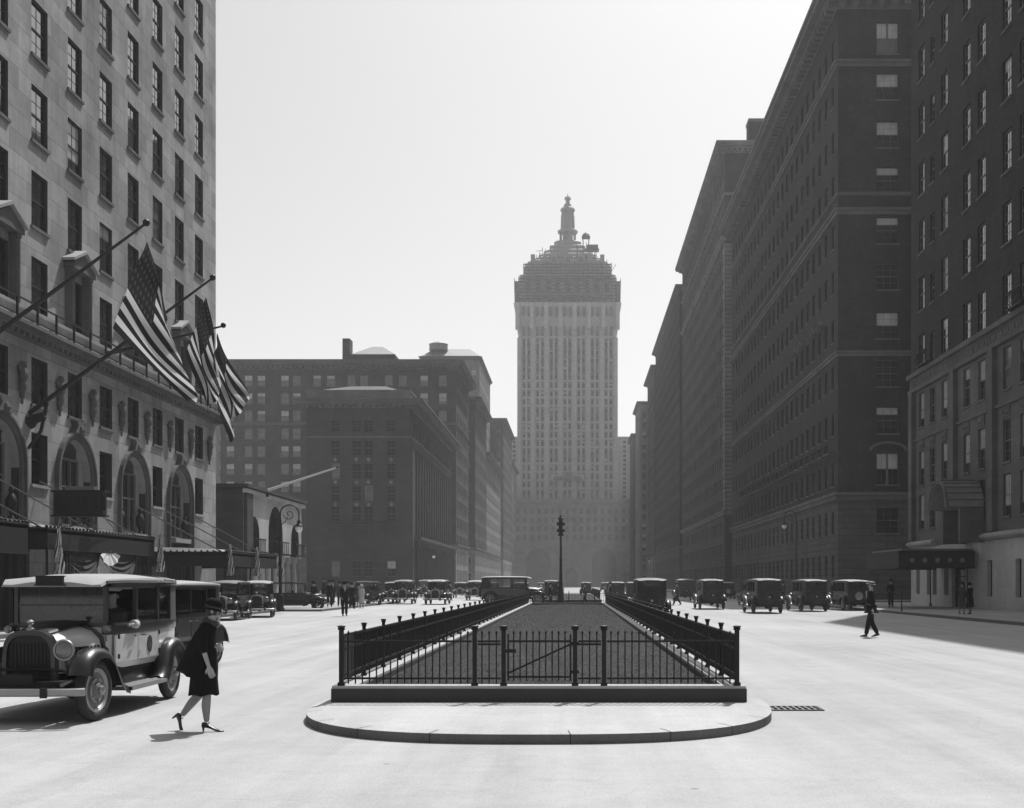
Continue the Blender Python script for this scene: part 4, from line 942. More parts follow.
def signal(x, y, h, label):
    r_ = empty('traffic_signal', (x, y, .2), label=label, cat='traffic signal')
    b = MB(['bronze']); b.lathe([(.36,0),(.36,.25),(.26,.35),(.22,.5),(.22,.9),(.15,1.05),(.13,1.3),(.10,h*.4),(.09,h*.5),(.12,h*.5+.05),(.085,h*.5+.15),(.07,h-1.5)], 12); b.build('post', r_, smooth=True)
    b = MB(['bronze']); b.box(-.2,.2,-.2,.2,h-1.5,h-1.38); b.box(-.135,.135,-.135,.135,h-1.38,h-.35); b.lathe([(.26,h-.35),(.2,h-.25),(.08,h-.15),(.1,h-.08),(.02,h)], 10); 
    b.build('signal_case', r_)
    for d in range(4):
        b = MB(['bronze', 'lens'])
        for z_ in (h-1.12, h-.66):
            b.lathe([(.11,0),(.12,.1),(.125,.16)], 12, 0, Matrix.Rotation(d*pi/2,4,'Z') @ TX(0,-.13,z_,rx=pi/2)); b.lathe([(.105,.05),(.08,.08),(.01,.09)], 12, 1, Matrix.Rotation(d*pi/2,4,'Z') @ TX(0,-.13,z_,rx=pi/2))
        b.build('signal_lens', r_)
signal(-.93, 84.6, 6.35, 'bronze traffic signal on a tall post standing in the median')
b = MB(['iron_black']); b.lathe([(.06,.13),(.06,.2),(.035,.25),(.035,1.25),(.05,1.27),(.05,1.33),(.01,1.36)], 10, 0, TX(18.7,68.5,0)); b.build('bollard', smooth=True, label='thin iron post at the kerb left of the two women', cat='post')

# ------------------------------------------------------------------ marquees and bunting
def marquee(name, label, y0, y1, z, xo, parent_h, sign=False, fluted=True, zdrop=.62):
    r_ = empty(name, (HX, y0, z), label=label, cat='marquee', group='glass and iron marquees of the hotel')
    b = MB(['bronze', 'iron', 'steel_grey']); b.box(HX+.002, xo, y0, y1, z-.06, z+.04); b.loft([[(HX+.01,y0+.1,z+.041),(xo-.2,y0+.1,z+.041),(xo-.2,y1-.1,z+.041),(HX+.01,y1-.1,z+.041)],[(HX+.01,y0+.6,z+.38),(xo-.9,y0+.6,z+.28),(xo-.9,y1-.6,z+.28),(HX+.01,y1-.6,z+.38)]], 2)
    b.build('canopy_roof', r_, world=True)
    for (xa,xb,ya,yb) in ((xo-.05,xo,y0,y1),(HX+.01,xo-.05,y0,y0+.05),(HX+.01,xo-.05,y1-.05,y1)):
        b = MB(['bronze', 'iron']); b.box(xa, xb, ya, yb, z-zdrop, z+.1)
        n = int(max(xb-xa, yb-ya)/.3)
        for k in range(n+1):
            px_ = xa+(xb-xa)*k/n if xb-xa > yb-ya else (xa+xb)/2; py_ = ya+(yb-ya)*k/n if yb-ya > xb-xa else (ya+yb)/2
            b.ball((px_, py_, z+.15), .06, n=6)
        e = .03
        b.box(xa-e, xb+e, ya-e, yb+e, z+.06, z+.12, 1); b.box(xa-e, xb+e, ya-e, yb+e, z-zdrop-.02, z-zdrop+.05, 1)
        b.build('valance', r_, world=True)
    for yy in (y0+.5, (y0+y1)/2, y1-.5):
        b = MB(['rod_iron']); b.tube([(HX+.05, yy-1.4, z+2.4), (xo-.3, yy, z+.06)], .035, 6); b.build('hanger_rod', r_, world=True)
    return r_
m1 = marquee('marquee', 'larger hotel marquee carrying a dark sign box, over the draped bunting', 40.8, 51.2, 3.5, -17.9, 0, zdrop=.62)
b = MB(['iron', 'bronze', 'steel_grey', 'roof_mid']); b.box(-19.35, -17.5, 44.6, 44.95, 4.25, 5.1, 0); b.box(-19.43, -17.42, 44.55, 45.0, 5.1, 5.17, 1); b.box(-19.43, -17.42, 44.55, 45.0, 4.19, 4.25, 1); b.box(-18.95, -17.85, 44.65, 44.9, 5.17, 5.32, 2)
for k in range(6): b.box(-19.25+k*.33, -19.05+k*.33, 44.57, 44.6, 4.4, 4.95, 1)
b.build('sign_box', m1, world=True)
b = MB(['rod_iron'])
for (a, c) in (((-19.2,44.7,3.8),(-18.8,44.7,4.4)),((-17.8,44.7,3.8),(-18.2,44.7,4.4)),((-18.8,44.7,3.8),(-17.7,44.7,4.3)),((-17.6,44.7,4.3),(-16.9+-.95,46.5,3.85)),((-19.2,44.9,4.3),(-20.2,46.9,3.85)),((-17.9,44.7,3.85),(-18.8,44.9,4.35))): b.tube([a, c], .03, 5)
b.build('sign_brace', m1, world=True)
for k, yy in enumerate((41.2, 43.9, 47.6, 50.9)):
    b = MB(['bronze']); b.lathe([(.1,.13-3.5),(.1,.3-3.5),(.05,.4-3.5),(.045,-.6)], 8, 0, TX(-18.1-HX, yy-40.8, 0)); b.build('post', m1, smooth=True)
m2 = marquee('marquee', 'smaller flat hotel marquee farther along with long hanger rods', 60.8, 71.0, 3.2, -17.6, 0, zdrop=.6)
for yy in (61.2, 66, 70.7):
    b = MB(['bronze']); b.lathe([(.09,.13-3.2),(.09,.3-3.2),(.045,.4-3.2),(.04,-.6)], 8, 0, TX(-17.8-HX, yy-60.8, 0)); b.build('post', m2, smooth=True)
m3 = marquee('marquee', 'dark marquee end at the left picture edge', 33.0, 40.0, 3.6, -18.2, 0, zdrop=.9)
def swag(mb, ya, yb, x, z, drop, mi):
    N = 14
    for j in range(5):
        rings = []
        f0, f1 = j/5, (j+1)/5
        top = []; bot = []
        for k in range(N+1):
            t_ = k/N; s_ = 4*t_*(1-t_); y = ya+(yb-ya)*t_; 
            top.append((x+.05*sin(j*2.3)+.04*j*s_, y, z-drop*f0*s_-.03*j)); bot.append((x+.10+.04*(j+1)*s_, y, z-drop*f1*s_-.03*j-.02))
        for k in range(N): mb.add([top[k], top[k+1], bot[k+1], bot[k]], [(0,1,2,3)], mi if j % 3 != 1 else mi)
bn = empty('bunting', (-18.3, 44.6, 3.0), label='dark draped bunting with a white fan hanging under the larger marquee', cat='bunting')
for (ya, yb) in ((42.2, 45.6), (45.6, 49.4)):
    b = MB(['canvas_dark', 'white_cloth']); swag(b, ya, yb, -18.1, 2.95, 1.05, 0); b.build('swag', bn, world=True, smooth=True)
b = MB(['white_cloth'])
for k in range(9):
    a0 = R(200+k*15.5); a1 = R(200+(k+1)*15.5)
    b.add([(-17.92, 46.2, 3.0), (-17.86+.05*(k%2), 46.2+1.0*cos(a0), 3.0+.62*sin(a0)), (-17.86+.05*((k+1)%2), 46.2+1.0*cos(a1), 3.0+.62*sin(a1))], [(0,1,2)])
b.build('fan', bn, world=True)
cu = empty('curtain', (-19.5, 41.2, .13), label='dark canvas side curtain hanging from the near end of the larger marquee', cat='curtain')
b = MB(['canvas_dark']); pts = [(-21.9+k*.1, 41.0+.06*sin(k*1.9)) for k in range(34)]
b.loft([[(x,y,.2) for x,y in pts],[(x,y,3.05) for x,y in pts]], 0, closed=False, cap=False); b.build('cloth', cu, world=True, smooth=True)
pd = MB(['limestone_smooth', 'plate_paint'])
# marquee on the right
mr = empty('marquee', (RX, 73.9, 3.0), label='dark marquee over the entrance of the nearest right-hand building', cat='marquee')
b = MB(['bronze', 'steel_grey', 'iron']); b.box(20.0, RX-.302, 73.9, 82.0, 3.6, 3.72); b.box(20.3, RX-.302, 74.2, 81.7, 3.72, 3.85, 1); b.build('canopy_roof', mr, world=True)
for (xa,xb,ya,yb) in ((20.0,20.06,73.9,82),(20.06,RX-.302,73.9,73.96),(20.06,RX-.302,81.94,82)):
    b = MB(['iron', 'bronze', 'steel_grey']); b.box(xa, xb, ya, yb, 2.65, 3.599); b.box(xa-.03, xb+(.03 if xb < 21 else 0), ya-.03, yb+.03, 3.5, 3.64, 1); b.box(xa-.03, xb+(.03 if xb < 21 else 0), ya-.03, yb+.03, 2.62, 2.74, 1); 
    if xb > 21:
        for k in range(1, 6): b.lathe([(.16,0),(.14,.03),(.05,.05)], 10, 2, TX(xa+(xb-xa)*k/6, ya-.001, 3.12, rx=pi/2))
    b.build('valance', mr, world=True)
for yy in (74.1, 81.8):
    b = MB(['bronze']); b.lathe([(.09,.14),(.09,.3),(.045,.4),(.04,2.64)], 8, 0, TX(24.3, yy, 0)); b.build('post', mr, world=True, smooth=True)

# ------------------------------------------------------------------ flags and poles
def flagpole(y, tipx, tipz, bx, bz, label, r=.075, bracket=True, group='flagpoles slanting from the hotel front'):
    o = empty('flagpole', (bx, y, bz), label=label, cat='flagpole', group=group)
    b = MB(['iron']); b.tube([(bx, y, bz), ((bx+tipx)/2, y, (bz+tipz)/2), (tipx, y, tipz)], [r*1.3, r, r*.55], 10); b.build('pole', o, world=True, smooth=True)
    b = MB(['iron_black']); b.ball((tipx+.03, y, tipz+.04), .13, n=10); b.build('finial', o, world=True, smooth=True)
    if bracket:
        b = MB(['bronze']); b.lathe([(.34,-.02),(.32,.1),(.2,.25),(.16,.7)], 10, 0, TX(bx+.02, y, bz-.3, ry=R(70))); b.tube([(bx, y, bz-1.4), (bx+.5, y, bz-.7), (bx+.75, y, bz+.45)], .07, 6); b.build('bracket', o, world=True)
    return o
flagpole(41.3, -14.75, 14.08, HX, 8.75, 'nearest slanting flagpole on the hotel, its top at the left of the big flag')
flagpole(48.4, -14.6, 14.0, HX, 8.55, 'second slanting flagpole on the hotel with an ornate wall bracket')
flagpole(55.5, -16.25, 13.6, HX+.3, 12.3, 'third, shorter flagpole on the hotel, mostly hidden behind the flags', bracket=False)
def px3(px, py, Y): return Vector(((px-574)*Y/1200, Y, H+(583-py)*Y/1200))
def flag(TL, BL, TR, BR, label, amp=.28, folds=3.2, phase=0, sag=.15):
    NU, NV = 52, 39; vs = []; uv = []
    for j in range(NV+1):
        v = j/NV
        for i in range(NU+1):
            u = i/NU
            p = TL*(1-u)*(1-v)+TR*u*(1-v)+BL*(1-u)*v+BR*u*v
            a = amp*(.15+u)**.8
            f = sin(2*pi*folds*(v*.9+u*.25)+phase)
            f2 = sin(2*pi*(folds*.5)*(v-u*.6)+1.3*phase+1)
            p = p + Vector((.35*a*f2, a*(f+.5*f2), 0)) + Vector((0,0,-sag*sin(pi*u)*(1-v*.4))) + Vector((.12*sin(3*u+5*v+phase)*u, 0, .10*sin(7*v+phase)*u))
            vs.append(tuple(p)); uv.append((u, v))
    me = bpy.data.meshes.new('flag'); fs = [(j*(NU+1)+i, j*(NU+1)+i+1, (j+1)*(NU+1)+i+1, (j+1)*(NU+1)+i) for j in range(NV) for i in range(NU)]
    me.from_pydata(vs, [], fs); ul = me.uv_layers.new(name='uv')
    for lp in me.loops: ul.data[lp.index].uv = uv[lp.vertex_index]
    me.materials.append(MATS['flag_cloth']); me.polygons.foreach_set('use_smooth', [True]*len(fs))
    o = bpy.data.objects.new('flag', me); S.collection.objects.link(o)
    return tag(o, label, 'flag', 'striped flags on the hotel poles')
TLv = px3(146,241,41.3)
flag(TLv, px3(112,328,41.4), px3(172,322,41.9), px3(196,411,42.0), 'largest striped flag with a starred corner hanging from the nearest pole', .22, 2.2, .4)
flag(px3(206,297,48.4), px3(186,352,48.4), px3(221,372,48.9), px3(209,418,48.7), 'middle striped flag, bunched, hanging from the second pole', .26, 2.4, 1.9)
flag(px3(218,333,55.5), px3(211,372,55.5), px3(246,390,56.0), px3(229,441,56.0), 'rightmost striped flag overlapping the sky beside the hotel corner', .34, 2.6, 3.1)
cp = flagpole(88, -22+.2+9.7*0, 10, -22, 9.7, 'white flagpole slanting up from the low clubhouse roof', bracket=False, group='white roof flagpole') if False else None
o = empty('flagpole', (-22, 84.6, 8.1), label='long pale flagpole slanting up from the low clubhouse roof', cat='flagpole')
b = MB(['white_cloth']); b.tube([(-21.9, 84.6, 8.15), (-16.75, 84.6, 9.85)], [.11, .05], 8); b.build('pole', o, world=True, smooth=True)
b = MB(['iron']); b.ball((-16.7, 84.6, 9.88), .1, n=8); b.build('finial', o, world=True)
b = MB(['iron']); b.box(-21.98, -21.5, 84.52, 84.68, 7.8, 8.1); b.build('bracket', o, world=True)
for (x, y, z0_, lbl) in ((-17.75, 41.35, 2.9, 'small furled striped flag at the left under the marquee'), (-17.72, 51.4, 3.1, 'small furled striped flag right of the bunting'), (-17.5, 61.1, 3.0, 'small furled striped flag at the near corner of the smaller marquee'), (-17.45, 66.1, 3.0, 'small furled striped flag midway along the smaller marquee'), (-17.4, 71.1, 3.0, 'small furled striped flag at the far corner of the smaller marquee')):
    me = bpy.data.meshes.new('flag'); vs = []; uv = []; fs = []; n = 14; m_ = 16
    for j in range(n+1):
        for i in range(m_+1):
            a = 2*pi*i/m_; r = .05+.13*(j/n)*(1+.35*sin(3*a)); tw_ = j*.18
            vs.append((x+r*cos(a+tw_), y+r*sin(a+tw_), z0_-.2+.9-1.6*j/n)); uv.append((.5+.5*j/n, (i*1.0/m_*1.0+j*.05) % 1.0))
    for j in range(n):
        for i in range(m_): fs.append((j*(m_+1)+i, j*(m_+1)+i+1, (j+1)*(m_+1)+i+1, (j+1)*(m_+1)+i))
    me.from_pydata(vs, [], fs); ul = me.uv_layers.new(name='uv')
    for lp in me.loops: ul.data[lp.index].uv = uv[lp.vertex_index]
    me.materials.append(MATS['flag_cloth']); me.polygons.foreach_set('use_smooth', [True]*len(fs))
    ob = bpy.data.objects.new('flag', me); S.collection.objects.link(ob); tag(ob, lbl, 'flag', 'small furled flags under the marquees')
# ------------------------------------------------------------------ cars of the 1920s (front towards -Y)
def _arch(hw, z0, z1, y, n=8, sq=2.6):
    """closed ring: flat bottom, domed top"""
    pts = [(-hw, y, z0)]
    for k in range(n+1):
        a = pi-pi*k/n; c, s_ = cos(a), sin(a)
        pts.append((hw*(abs(c)**(2/sq))*(1 if c > 0 else -1), y, z0+(z1-z0)*(.35+.65*abs(s_)**(2/sq)) if True else 0))
    pts.append((hw, y, z0)); return pts
def fender_ring(x0, x1, y, z, ny, nz, th=.03):
    """cross-section across x, crowned; (ny,nz) is the outward normal in the YZ plane"""
    xs = [0, .12, .35, .65, .88, 1.0]; cr = [-.02, .02, .045, .045, .01, -.06]
    top = [(x0+(x1-x0)*t_, y+ny*c, z+nz*c) for t_, c in zip(xs, cr)]
    bot = [(x0+(x1-x0)*t_, y+ny*(c-th), z+nz*(c-th)) for t_, c in zip(xs, cr)][::-1]
    return top+bot
def fender(mb, sg, path, x0, x1, mi=0):
    rings = []
    for i, (y, z) in enumerate(path):
        a = path[max(i-1,0)]; c = path[min(i+1,len(path)-1)]; dy, dz = c[0]-a[0], c[1]-a[1]; l = sqrt(dy*dy+dz*dz); ny, nz = -dz/l, dy/l
        if nz < 0 and abs(nz) > .2: ny, nz = -ny, -nz
        if i and (ny*pn[0]+nz*pn[1]) < 0: ny, nz = -ny, -nz
        pn = (ny, nz)
        rings.append(fender_ring(sg*x0, sg*x1, y, z, ny, nz))
    mb.loft(rings, mi)
def wheel(root, x, y, R_, sg, rim, disc=True, steer=0, name='wheel'):
    w = empty(name, (x, y, R_)); w.parent = root
    M = Matrix.Rotation(steer,4,'Z') @ Matrix.Rotation(pi/2*sg,4,'Y')
    t_ = MB(['tyre_rubber']); t_.torus(R_-.068, .068, 28, 10, 0, M, 1.0); 
    for k in range(40):
        a = 2*pi*k/40; t_.box(-.04, .04, -.014, .014, R_-.012, R_+.001, 0, M @ Matrix.Rotation(a,4,'Z') @ TX(0,0,0,rx=-pi/2,rz=0) @ Matrix.Identity(4)) if False else None
    t_.build('tyre', w, smooth=True)
    dm = 'steel_grey' if rim == 'wheel_pale' else rim
    r_ = MB([rim, 'nickel_dull', 'iron_black', dm]); ri = R_-.125
    r_.torus(ri+.005, .022, 24, 6, 0, M @ TX(0,0,.03)); r_.torus(ri+.005, .022, 24, 6, 0, M @ TX(0,0,-.03))
    r_.lathe([(ri,-.03),(ri,.03)], 24, 0, M, cap=False)
    if disc:
        r_.lathe([(ri*.98,.02),(ri*.86,.03),(ri*.8,.012),(ri*.6,.012),(ri*.5,.05),(.1,.05),(.085,.08),(.02,.09)], 20, 3, M); r_.torus(ri*.93,.016,24,6,0,M @ TX(0,0,.03)); r_.torus(ri*.55,.012,20,5,0,M @ TX(0,0,.045)); r_.lathe([(ri,-.001),(.08,-.02)], 16, 2, M)
        for k in range(6): r_.lathe([(.014,.055),(.014,.075),(.004,.08)], 6, 1, M @ Matrix.Rotation(k*pi/3,4,'Z') @ TX(.14,0,0))
    else:
        for k in range(12):
            a = 2*pi*k/12; r_.tube([M @ Vector((.06*cos(a), .06*sin(a), .01)), M @ Vector((ri*cos(a), ri*sin(a), 0))], [.022,.016], 6, 0)
        r_.lathe([(.09,-.04),(.09,.05),(.06,.06)], 12, 0, M)
    r_.build('rim', w, smooth=True)
    h = MB(['nickel_dull']); h.lathe([(.065,.05),(.06,.12),(.045,.135),(.01,.14)], 12, 0, M); h.build('hub_cap', w, smooth=True)
    return w
def make_car(label, cat='car', low='car_black', up='car_black', hood='car_black', roof='roof_mid', rim='iron_black', disc=True, taxi=False, open_top=False, bumper=True, van=False, steer=0, group=None, name='vintage_sedan', core='radiator_core'):
    root = empty(name, (0,0,0), label=label, cat=cat, group=group)
    WR = .385; ya, yr = -1.52, 1.42; zb, zr = 1.14, 1.73
    b = MB(['under_black', 'iron']); b.box(-.42,.42,-1.95,2.0,.40,.52); b.tube([(-.66,ya,WR),(.66,ya,WR)], .035, 6, 1); b.tube([(-.66,yr,WR),(.66,yr,WR)], .045, 6, 1); b.ball((0,yr,WR), .15, n=8, mi=1)
    for sg in (-1,1): b.tube([(sg*.42,-2.05,.42),(sg*.42,-1.5,.50),(sg*.42,-1.0,.44)], .03, 5, 1); b.tube([(sg*.5,1.0,.44),(sg*.5,1.45,.5),(sg*.5,2.05,.44)], .03, 5, 1)
    b.box(-.6,.6,-.8,2.0,.52,.60,0); b.build('chassis', root)
    # lower body
    b = MB([low, up]); secs = [(-.78,.585),(-.3,.655),(.3,.685),(1.2,.69),(1.75,.66),(2.03,.60)] if not van else [(-.78,.585),(-.3,.655),(.3,.70),(1.2,.72),(1.9,.72),(2.45,.72)]
    def tub(hw, y): 
        e = .05; return [(-hw+.06,y,.58),(-hw+.01,y,.68),(-hw,y,.95),(-hw,y,zb),(hw,y,zb),(hw,y,.95),(hw-.01,y,.68),(hw-.06,y,.58)]
    b.loft([tub(hw, y) for y, hw in secs], 0); b.build('body', root, smooth=True)
    bl = MB([up])
    def bandr(hw, y): return [(-hw-.012,y,zb-.09),(-hw-.012,y,zb+.02),(-hw+.05,y,zb+.02),(-hw+.05,y,zb-.09)]
    for sg in (-1,1): bl.loft([[(sg*(hw+.012),y,zb-.10),(sg*(hw+.02),y,zb-.04),(sg*(hw+.012),y,zb+.015),(sg*(hw-.06),y,zb+.015),(sg*(hw-.06),y,zb-.10)] for y, hw in secs])
    bl.build('belt_moulding', root, smooth=True)
    ye = secs[-1][0]
    if not open_top:
        cb_ = MB([up])
        pil = [(-.78,-.71,.60),(.12,.19,.675),(.98,1.05,.685)]
        for (p0,p1,hw) in pil:
            for sg in (-1,1): cb_.box(sg*(hw-.05), sg*hw, p0, p1, zb+.016, zr)
        for sg in (-1,1):
            q = 1.55 if not van else 1.05
            cb_.loft([[(sg*(.68),q,zb+.016),(sg*(.63),q,zb+.016),(sg*(.63),q,zr),(sg*.68,q,zr)],[(sg*.66,1.80,zb+.016),(sg*.61,1.80,zb+.016),(sg*.60,1.80,zr),(sg*.65,1.80,zr)],[(sg*.60,ye,zb+.016),(sg*.55,ye-.04,zb+.016),(sg*.55,ye-.07,zr),(sg*.60,ye-.03,zr)]])
            cb_.box(sg*.63, sg*.685, -.71, 1.56, zr-.07, zr)
            if taxi: cb_.box(sg*.64, sg*.69, -.71, 1.56, zb+.016, zb+.05)
        cb_.box(-.6,.6,-.78,-.72,zr-.06,zr); cb_.box(-.6,.6,-.79,-.71,zb+.016,zb+.06)
        # rear panel with its little window
        cb_.box(-.56,-.34,ye-.08,ye-.02,zb+.016,zr); cb_.box(.34,.56,ye-.08,ye-.02,zb+.016,zr); cb_.box(-.34,.34,ye-.08,ye-.02,zb+.016,1.45); cb_.box(-.34,.34,ye-.08,ye-.02,1.72,zr)
        cb_.build('cabin', root)
        rf = MB([roof, 'roof_dark'])
        def rr(y, hw, z0, z1, dz=0): return [(-hw,y,z0+dz),(-hw+.02,y,(z0+z1)/2+dz),(-hw*.8,y,z1-.035+dz),(-hw*.4,y,z1+dz),(hw*.4,y,z1+dz),(hw*.8,y,z1-.035+dz),(hw-.02,y,(z0+z1)/2+dz),(hw,y,z0+dz)]
        rf.loft([rr(-1.06,.64,zr-.03,zr+.03,-.03), rr(-.9,.68,zr,zr+.07), rr(-.4,.71,zr+.001,zr+.10), rr(.5,.725,zr+.001,zr+.12), rr(1.3,.715,zr+.001,zr+.105), rr(1.85,.68,zr,zr+.09), rr(ye+.02,.58,zr-.02,zr+.02)], 0)
        if taxi:      # dark leather over the rear quarter
            rq = MB(['roof_dark']); e = .012
            def rr2(y, hw, z0, z1): return rr(y, hw+e, z0, z1+e)
            rq.loft([rr2(1.22,.72,zr-.03,zr+.108), rr2(1.5,.705,zr-.04,zr+.10), rr2(1.85,.685,zr-.05,zr+.09), rr2(ye+.035,.59,zr-.06,zr+.02)]); rq.build('rear_roof_cover', root, smooth=True)
            for sg in (-1,1):
                rq = MB(['roof_dark']); rq.loft([[(sg*.69,1.56,zb+.02),(sg*.67,1.56,zb+.02),(sg*.67,1.56,zr),(sg*.69,1.56,zr)],[(sg*.672,1.82,zb+.02),(sg*.65,1.82,zb+.02),(sg*.645,1.82,zr),(sg*.665,1.82,zr)],[(sg*.615,ye+.01,zb+.02),(sg*.59,ye+.01,zb+.02),(sg*.59,ye-.02,zr),(sg*.615,ye-.02,zr)]]); rq.build('rear_quarter_cover', root)
        rf.build('roof', root, smooth=True)
        b = MB([up]); 
        for sg in (-1,1): b.tube([(sg*.665,-.95,zr+.0),(sg*.715,-.4,zr+.012),(sg*.735,.5,zr+.012),(sg*.725,1.3,zr+.012),(sg*.675,1.85,zr+.005)], .018, 6)
        b.build('drip_rail', root, smooth=True)
        gl = MB(['car_glass'])
        gl.box(-.58,.58,-.755,-.745,zb+.06,zr-.06); gl.build('windshield', root)
        b = MB([up]); b.box(-.58,.58,-.775,-.758,1.42,1.445); b.build('windshield_bar', root)
        for sg in (-1,1):
            for (p0,p1) in ((-.70,.115),(.195,.975),(1.055,1.545)):
                if van and p0 > 0: continue
                if taxi and p0 == -.70 and sg == 1: continue           # driver's window is down
                gl = MB(['car_glass']); gl.box(sg*.655, sg*.66, p0+.005, p1-.005, zb+.055, zr-.075); gl.build('side_window', root)
        gl = MB(['car_glass']); gl.box(-.335,.335,ye-.055,ye-.045,1.46,1.71); gl.build('rear_window', root)
        if van:
            v_ = MB([low]); v_.box(-.71,.71,.98,ye-.01,zb+.017,zr-.002); v_.build('cargo_box', root, bevel=.02)
    else:
        rf = MB(['canvas_dark']); rf.loft([[(-.62,-.85,1.72),(-.6,-.85,1.78),(.6,-.85,1.78),(.62,-.85,1.72)],[(-.68,.2,1.76),(-.6,.2,1.88),(.6,.2,1.88),(.68,.2,1.76)],[(-.68,1.3,1.75),(-.6,1.3,1.86),(.6,1.3,1.86),(.68,1.3,1.75)],[(-.64,1.95,1.62),(-.58,1.95,1.72),(.58,1.95,1.72),(.64,1.95,1.62)]]); rf.build('folding_top', root, smooth=True)
        b = MB(['iron_black'])
        for sg in (-1,1):
            for (y, yt) in ((-.7,-.7),(.35,.2),(1.5,1.2),(1.9,1.85)): b.tube([(sg*.62,y,zb),(sg*.64,yt,1.75)], .018, 5)
        b.build('top_bows', root); gl = MB(['car_glass']); gl.box(-.55,.55,-.72,-.71,zb+.02,1.68); gl.build('windshield', root)
    # doors
    for sg in (-1,1):
        for (p0,p1,h0,h1) in (((-.62,.13,.655,.68),(.17,1.0,.68,.69)) if not van else ((-.62,.13,.655,.69),)):
            hw0 = h0+.004; hw1 = h1+.004
            d = MB([low]); d.loft([[(sg*(hw0-.03),p0,.64),(sg*hw0,p0,.67),(sg*hw0,p0,zb-.105),(sg*(hw0-.03),p0,zb-.105)],[(sg*(hw1-.02),p1,.64),(sg*(hw1+.005),p1,.67),(sg*(hw1+.005),p1,zb-.105),(sg*(hw1-.02),p1,zb-.105)]])
            dr_ = d.build('door', root, bevel=.008)
            h_ = MB(['nickel_dull']); yy = p1-.1 if p0 < 0 else p0+.1
            h_.tube([(sg*(hw1),yy,1.0),(sg*(hw1+.05),yy,1.0),(sg*(hw1+.05),yy-.11*(1 if p0 < 0 else -1),1.0)], .012, 6); h_.build('handle', dr_)
            if p0 < 0 or taxi:
                h_ = MB(['iron_black'])
                for zz in (.72,.98): h_.box(sg*hw1, sg*(hw1+.02), (p0+.01 if p0 < 0 else p1-.03), (p0+.04 if p0 < 0 else p1), zz, zz+.06)
                h_.build('hinge', dr_)
            if taxi and p0 > 0:
                e_ = MB(['car_dark', 'iron_black']); e_.lathe([(.09,-.004),(.09,.006)], 20, 0, TX(sg*(hw1+.004), (p0+p1)/2+.02, .86) @ Matrix.Diagonal((1,1,1.35,1)) @ Matrix.Rotation(pi/2*sg,4,'Y')); e_.build('emblem', dr_)
    # hood, cowl, radiator
    b = MB([hood, up]); b.loft([_arch(.585,.62,1.19,-.76),_arch(.55,.62,1.17,-1.1),_arch(.43,.60,1.12,-1.45),_arch(.35,.60,1.10,-1.62)], 0); b.build('hood', root, smooth=True)
    b = MB([up]); b.loft([_arch(.60,.62,1.215,-.70),_arch(.597,.62,1.20,-.84)], 0); b.build('cowl', root, smooth=True)
    if taxi:
        b = MB([up]); b.loft([[(-.34,-.84,1.195),(-.3,-.84,1.22),(0,-.84,1.235),(.3,-.84,1.22),(.34,-.84,1.195)],[(-.2,-1.6,1.095),(-.18,-1.6,1.12),(0,-1.6,1.13),(.18,-1.6,1.12),(.2,-1.6,1.095)]]); b.build('hood_top', root, smooth=True)
        b = MB([up]); b.loft([_arch(.603,.62,1.222,-.87),_arch(.601,.62,1.217,-.845)], 0); b.build('hood_band', root, smooth=True)
    b = MB(['iron_black'])
    for sg in (-1,1):
        for k in range(7): b.box(sg*(.45+.014*k), sg*(.49+.014*k), -1.45+k*.08, -1.43+k*.08, .72, .92)
    b.build('hood_vents', root)
    sh = MB(['nickel_dull' if not taxi else 'car_dark', core]); o1 = _arch(.325,.48,1.14,0,12,3.2); o2 = _arch(.27,.555,1.08,0,12,3.2)
    def at_(p, y): return [(q[0], y, q[2]) for q in p]
    n = len(o1); vs = at_(o1,-1.74)+at_(o2,-1.74)+at_(o1,-1.61)+at_(o2,-1.70); fs = []
    for i in range(n):
        j = (i+1) % n; fs += [(i,j,n+j,n+i),(i,2*n+i,2*n+j,j),(n+i,n+j,3*n+j,3*n+i)]
    sh.add(vs, fs, 0); sh.build('radiator_shell', root, smooth=True)
    c_ = MB([core, 'iron']); c_.add(at_(o2,-1.702), [tuple(range(n))], 0)
    for k in range(12): c_.box(-.245+k*.0445,-.241+k*.0445,-1.715,-1.703,.58,.98,1)
    for k in range(9): c_.box(-.262,.262,-1.713,-1.704,.6+k*.046,.604+k*.046,1)
    c_.build('radiator', root)
    b = MB(['nickel_dull']); b.lathe([(.05,1.13),(.05,1.16),(.025,1.17),(.02,1.21),(.045,1.23),(.045,1.25),(.01,1.27)], 10, 0, TX(0,-1.68,0)); b.build('radiator_cap', root, smooth=True)
    # lamps
    for sg in (-1,1):
        hl = MB([up, 'nickel_dull']); M = TX(sg*.47,-1.80,.90, rx=pi/2); hl.lathe([(.03,-.17),(.08,-.13),(.115,-.04),(.125,.02)], 18, 0, M); hl.torus(.12,.015,20,6,1,M @ TX(0,0,.025)); hl.tube([(sg*.47,-1.78,.79),(sg*.5,-1.78,.60)], .02, 6, 0)
        h_ = hl.build('headlight', root, smooth=True); l_ = MB(['lens']); l_.lathe([(.112,.02),(.085,.045),(.01,.055)], 18, 0, M); l_.build('lens', h_, smooth=True)
    b = MB(['iron_black']); b.tube([(-.62,-1.77,.62),(-.3,-1.79,.66),(.3,-1.79,.66),(.62,-1.77,.62)], .02, 6); b.build('lamp_bar', root)
    for sg in (-1,1):
        b = MB([up, 'lens']); b.lathe([(.02,-.06),(.05,-.03),(.055,.03)], 12, 0, TX(sg*.63,-.86,1.12,rx=pi/2)); b.lathe([(.05,.03),(.01,.045)], 12, 1, TX(sg*.63,-.86,1.12,rx=pi/2)); b.build('cowl_lamp', root, smooth=True)
